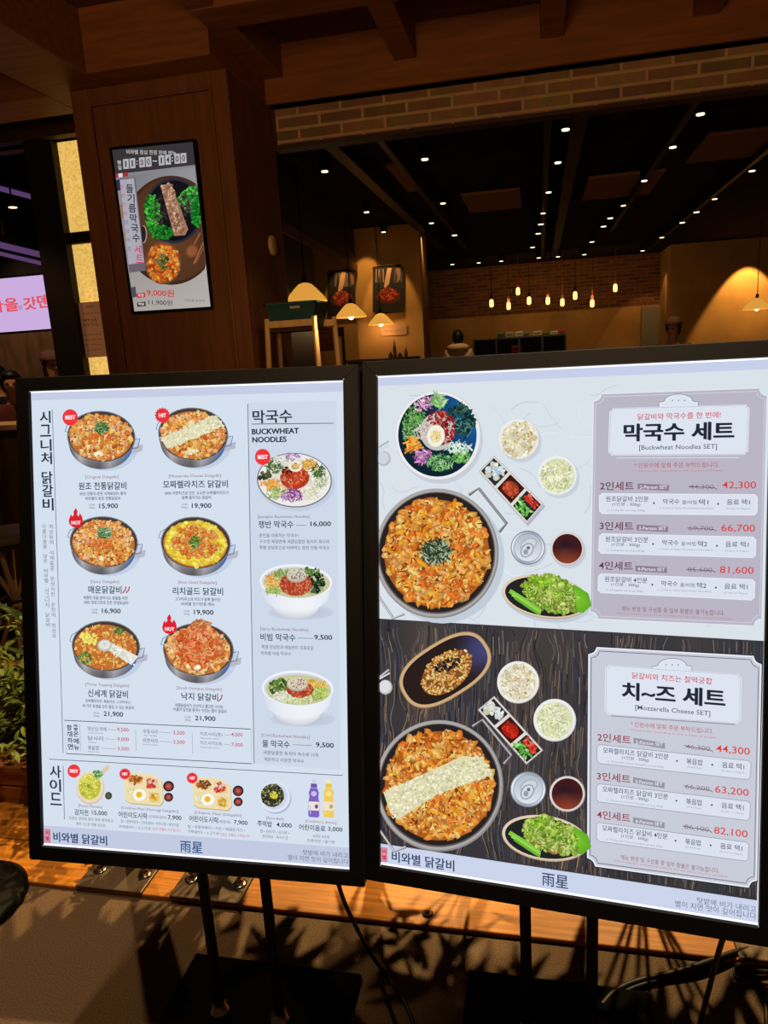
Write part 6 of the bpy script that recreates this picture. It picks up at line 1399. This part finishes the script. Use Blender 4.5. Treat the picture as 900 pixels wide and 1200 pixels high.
def person(loc, yaw, H, label, top, bottom, seated=False, cap=None, hood=False, long_hair=False, apron=None, bend=.9):
    t = empty('person', loc, label, 'person'); t.rotation_euler = (0, 0, yaw)
    k = H / 1.72
    hip = .50 if seated else .93
    V = []; E = []; R = []
    def v(x, y, z, r_): V.append((x * k, y * k, z * k)); R.append(r_ * k if not isinstance(r_, tuple) else (r_[0] * k, r_[1] * k)); return len(V) - 1
    def e(*ids):
        for a_, b_ in zip(ids, ids[1:]): E.append((a_, b_))
    pel = v(0, 0, hip, (.15, .11)); wai = v(0, 0, hip + .18, (.13, .10)); che = v(0, .0, hip + .38, (.15, .11)); nk0 = v(0, .01, hip + .50, (.09, .07)); nk = v(0, -.005, hip + .56, .05)
    e(pel, wai, che, nk0, nk)
    hd0 = v(0, -.02, hip + .63, (.062, .075)); hd1 = v(0, -.015, hip + .70, (.074, .092)); hd2 = v(0, -.005, hip + .765, (.066, .082)); e(nk, hd0, hd1, hd2)
    arms = []
    for s in (-1, 1):
        sh = v(.17 * s, 0, hip + .45, .058); el = v(.23 * s, -.03, hip + .19, .042); wr = v(.17 * s, -.26 * bend, hip + .14, .028); pa = v(.155 * s, -.34 * bend, hip + .135, (.036, .018))
        e(che, sh, el, wr, pa); arms.append((sh, el, wr))
        for j in range(4):
            f1 = v(.155 * s + (-.03 + .02 * j), -.40 * bend - .012 * (1.5 - abs(j - 1.5)), hip + .13, .0095); f2 = v(.155 * s + (-.032 + .021 * j), -.43 * bend - .014 * (1.5 - abs(j - 1.5)), hip + .115, .008); e(pa, f1, f2)
        th = v(.155 * s - .045 * s, -.355 * bend, hip + .125, .010); th2 = v(.155 * s - .055 * s, -.385 * bend, hip + .115, .009); e(pa, th, th2)
        hj = v(.09 * s, 0, hip - .06, .085)
        if seated: kn = v(.11 * s, -.42, hip - .03, .062); an = v(.11 * s, -.40, .08, .04)
        else: kn = v(.10 * s, -.01, .50, .06); an = v(.10 * s, .02, .08, .042)
        ft = v(.105 * s, an and (-.52 if seated else -.12), .035, (.035, .03)); e(pel, hj, kn, an, ft)
    body = skin_mesh('body', V, E, R, m_skin, t)
    # face: eyes, nose, mouth, ears in one mesh of small features
    hz = (hip + .70) * k; fy = -.108 * k
    f = MB()
    for s in (-1, 1):
        bmesh.ops.create_uvsphere(f.bm, u_segments=8, v_segments=6, radius=.012 * k, matrix=Matrix.Translation((.03 * s * k, fy + .008 * k, hz + .005 * k)))
    f.build('eyes', m_hair, None).parent = t
    f = MB(); f.tube([(0, fy + .006 * k, hz + .01 * k), (0, fy - .012 * k, hz - .03 * k), (0, fy + .004 * k, hz - .036 * k)], [.006 * k, .012 * k, .008 * k], 8)
    for s in (-1, 1): f.tube([(.075 * s * k, -.01 * k, hz + .015 * k), (.083 * s * k, 0, hz - .005 * k), (.074 * s * k, -.005 * k, hz - .03 * k)], [.008 * k, .013 * k, .007 * k], 8)
    f.build('nose_and_ears', m_skin, None, True).parent = t
    f = MB(); f.tube([(-.022 * k, fy + .016 * k, hz - .058 * k), (0, fy + .008 * k, hz - .06 * k), (.022 * k, fy + .016 * k, hz - .058 * k)], .005 * k, 6); f.build('mouth', mat('lips', (150, 80, 70), .5), None, True).parent = t
    # hair
    f = MB(); bmesh.ops.create_uvsphere(f.bm, u_segments=20, v_segments=14, radius=1)
    for q in f.bm.verts:
        z = q.co.z; yv = q.co.y
        if yv < -.35 and z < .35: q.co.y = -.25; q.co.z = max(z, -.1 + .5 * (-yv)) if z > -.6 else z
        if long_hair and z < 0: q.co.z = z * 2.0
    f.bm.transform(Matrix.Translation((0, .008 * k, hz + .018 * k)) @ Matrix.Diagonal((.092 * k, .108 * k, .115 * k, 1)))
    f.build('hair', m_hair, None, True).parent = t
    if cap:
        f = MB(); f.lathe([(.099 * k, .0), (.100 * k, .03 * k), (.085 * k, .075 * k), (.04 * k, .10 * k), (.005, .105 * k)], (0, 0, hz + .045 * k), 24)
        pr_ = [(.085 * k * math.sin(a_), -.07 * k - (.10 * k) * math.cos(a_) * .9, hz + .05 * k) for a_ in [math.pi * (i / 10 - .5) for i in range(11)]]
        f.prism(pr_, (0, 0, .008 * k)); f.build('cap', mat('cap_cloth', cap, .8), None, True).parent = t
    # top with sleeves
    V2, E2, R2 = [], [], []
    def v2(p_, r_): V2.append(p_); R2.append((r_ * k, r_ * k) if not isinstance(r_, tuple) else (r_[0] * k, r_[1] * k)); return len(V2) - 1
    b0 = v2((0, 0, (hip - .06) * k), (.175, .135)); b1 = v2((0, 0, (hip + .18) * k), (.165, .130)); b2 = v2((0, 0, (hip + .38) * k), (.175, .132)); b3 = v2((0, .008 * k, (hip + .515) * k), (.115, .085))
    E2 += [(b0, b1), (b1, b2), (b2, b3)]
    for s in (-1, 1):
        c0 = v2((.185 * s * k, 0, (hip + .465) * k), .078); c1 = v2((.235 * s * k, -.025 * k, (hip + .21) * k), .062)
        E2 += [(b2, c0), (c0, c1)]
        if hood: c2 = v2((.18 * s * k, -.22 * bend * k, (hip + .15) * k), .046); E2.append((c1, c2))
    skin_mesh('top', V2, E2, R2, mat('cloth_' + label[:12].replace(' ', '_'), top, .85), t)
    if hood:
        f = MB(); f.tube([(.135 * k * math.cos(a_), .035 * k + .085 * k * math.sin(a_), (hip + .545) * k + .01 * math.sin(a_)) for a_ in [math.pi * (i / 12 * 1.3 - .15) for i in range(13)]], [.04 * k + .022 * k * math.sin(math.pi * i / 12) for i in range(13)], 10)
        f.build('hood', mat('hood_cloth', top, .85), None, True).parent = t
    # trousers and shoes
    V3, E3, R3 = [], [], []
    def v3(p_, r_): V3.append(p_); R3.append((r_ * k, r_ * k) if not isinstance(r_, tuple) else (r_[0] * k, r_[1] * k)); return len(V3) - 1
    a0 = v3((0, 0, (hip + .06) * k), (.16, .12)); a1 = v3((0, 0, (hip - .03) * k), (.165, .125)); E3.append((a0, a1))
    f = MB()
    for s in (-1, 1):
        h0 = v3((.09 * s * k, 0, (hip - .09) * k), .098)
        if seated: h1 = v3((.11 * s * k, -.42 * k, (hip - .03) * k), .075); h2 = v3((.11 * s * k, -.40 * k, .12 * k), .056); fy_ = -.45
        else: h1 = v3((.10 * s * k, -.01 * k, .50 * k), .074); h2 = v3((.10 * s * k, .02 * k, .10 * k), .06); fy_ = -.04
        E3 += [(a1, h0), (h0, h1), (h1, h2)]
        f.box((.105 * s - .045) * k, (.105 * s + .045) * k, (fy_ - .14) * k, (fy_ + .12) * k, 0, .075 * k, .02 * k)
    skin_mesh('trousers', V3, E3, R3, mat('trouser_cloth', bottom, .85), t)
    f.build('shoes', m_blackp, None).parent = t
    return t
def on_floor(px, py, b, z=0): q = W(px, py, b); return (q.x, b, z)
person(on_floor(537, 400, 12.2), math.pi, 1.74, 'person in a beige hooded top with short black hair, seen from behind before the shelf', (206, 172, 124), (40, 36, 36), hood=True)
person(on_floor(789, 395, 9.2), -.5, 1.66, 'person in a dark cap and dark top behind the right menu sign', (44, 36, 32), (36, 32, 30), cap=(92, 66, 44))
person(on_floor(61, 425, 6.0), .9, 1.66, 'person in a tan top and brown cap, half hidden by the dark post', (206, 150, 84), (60, 50, 44), long_hair=True, cap=(120, 84, 74))
person(on_floor(17, 470, 5.2), .6, 1.52, 'person with black hair in a dark red top behind the bar table', (110, 50, 40), (50, 44, 40))
person(on_floor(-2, 462, 5.6), -.3, 1.58, 'person in a black top at the extreme left behind the bar table', (30, 26, 26), (40, 36, 34))
# bar table in front of them
p0, p1 = W(-30, 498, 4.3), W(23, 497, 4.3)
t = empty('bar_table', ((p0.x + p1.x) / 2, 4.45, 0), 'pale lit bar table edge at the left, in front of two people', 'table')
MB().box(p0.x - .5, p1.x + .35, 4.3, 4.6, p1.z - .04, p1.z, .005).build('tabletop', mat('pale_top', (224, 176, 112), .5), t)
MB().box(p0.x - .45, p1.x + .32, 4.34, 4.57, 0, p1.z - .04).build('front_panel', m_mall, t)
q = W(4, 580, 3.5)
person((q.x - .235, 3.52, 0), .05, 1.46, 'person in a black T-shirt at the left edge, only one sleeve showing', (20, 18, 18), (40, 38, 40), bend=.6)
# purple light strips in the mall ceiling
m_lil = emit_mat('lilac_strip', (120, 84, 140), .5, False)
for (x0, y0, x1, y1, w, lb) in ((0, 221, 38, 231, .05, 'uppermost lilac light strip in the mall ceiling at the left'), (0, 287, 50, 299, .06, 'brightest lilac light strip above the lilac display board'), (0, 297, 50, 309, .04, 'lowest lilac light strip above the lilac display board')):
    a_, c_ = W(x0 - 60, y0 - 60 * (y1 - y0) / (x1 - x0), 7.4), W(x1 + 12, y1 + 3, 8.4)
    t = empty('light_strip', tuple((a_ + c_) / 2), lb, 'ceiling light', 'lilac strips in the mall ceiling')
    MB().tube([a_, c_], w * .6, 8).build('tube', m_lil, t); MB().tube([a_ + Vector((0, .05, .08)), c_ + Vector((0, .05, .08))], w, 8).build('housing', m_track, t)
    MB().tube([(a_ + c_) / 2 + Vector((0, .05, .1)), Vector(((a_.x + c_.x) / 2, (a_.y + c_.y) / 2 + .05, 4.2))], .012, 6).build('hanger', m_track, t)
q = W(15, 243, 7.8)
t = empty('ceiling_spotlight', tuple(q), 'single warm spotlight hanging in the dark mall at far left', 'spotlight')
MB().lathe([(.05, 0), (.05, .12)], tuple(q), 16, False).build('housing', m_blackp, t); MB().lathe([(.045, -.004), (.046, .003)], tuple(q), 16).build('lens', m_spot, t); MB().tube([q + Vector((0, 0, .1)), (q.x, q.y, 4.2)], .01, 6).build('hanger', m_track, t)
light('mall_fill', 'SPOT', (-6.6, 7.6, 3.6), 110, (1, .72, .5), (-6.4, 9.0, 1.4), .1, 80, .8)  # wash added to brighten the brown mall wall, no fitting there
light('mall_fill', 'SPOT', (-3.2, 3.2, 2.9), 30, (1, .66, .36), (-2.75, 4.3, .8), .05, 50, .7)  # fill added to bring up the bar front and the grey stool
light('mall_fill', 'SPOT', (-3.9, 4.6, 3.9), 110, (1, .68, .4), (-3.9, 5.6, 1.0), .08, 120, .8)  # fill added for the dim people at the far left
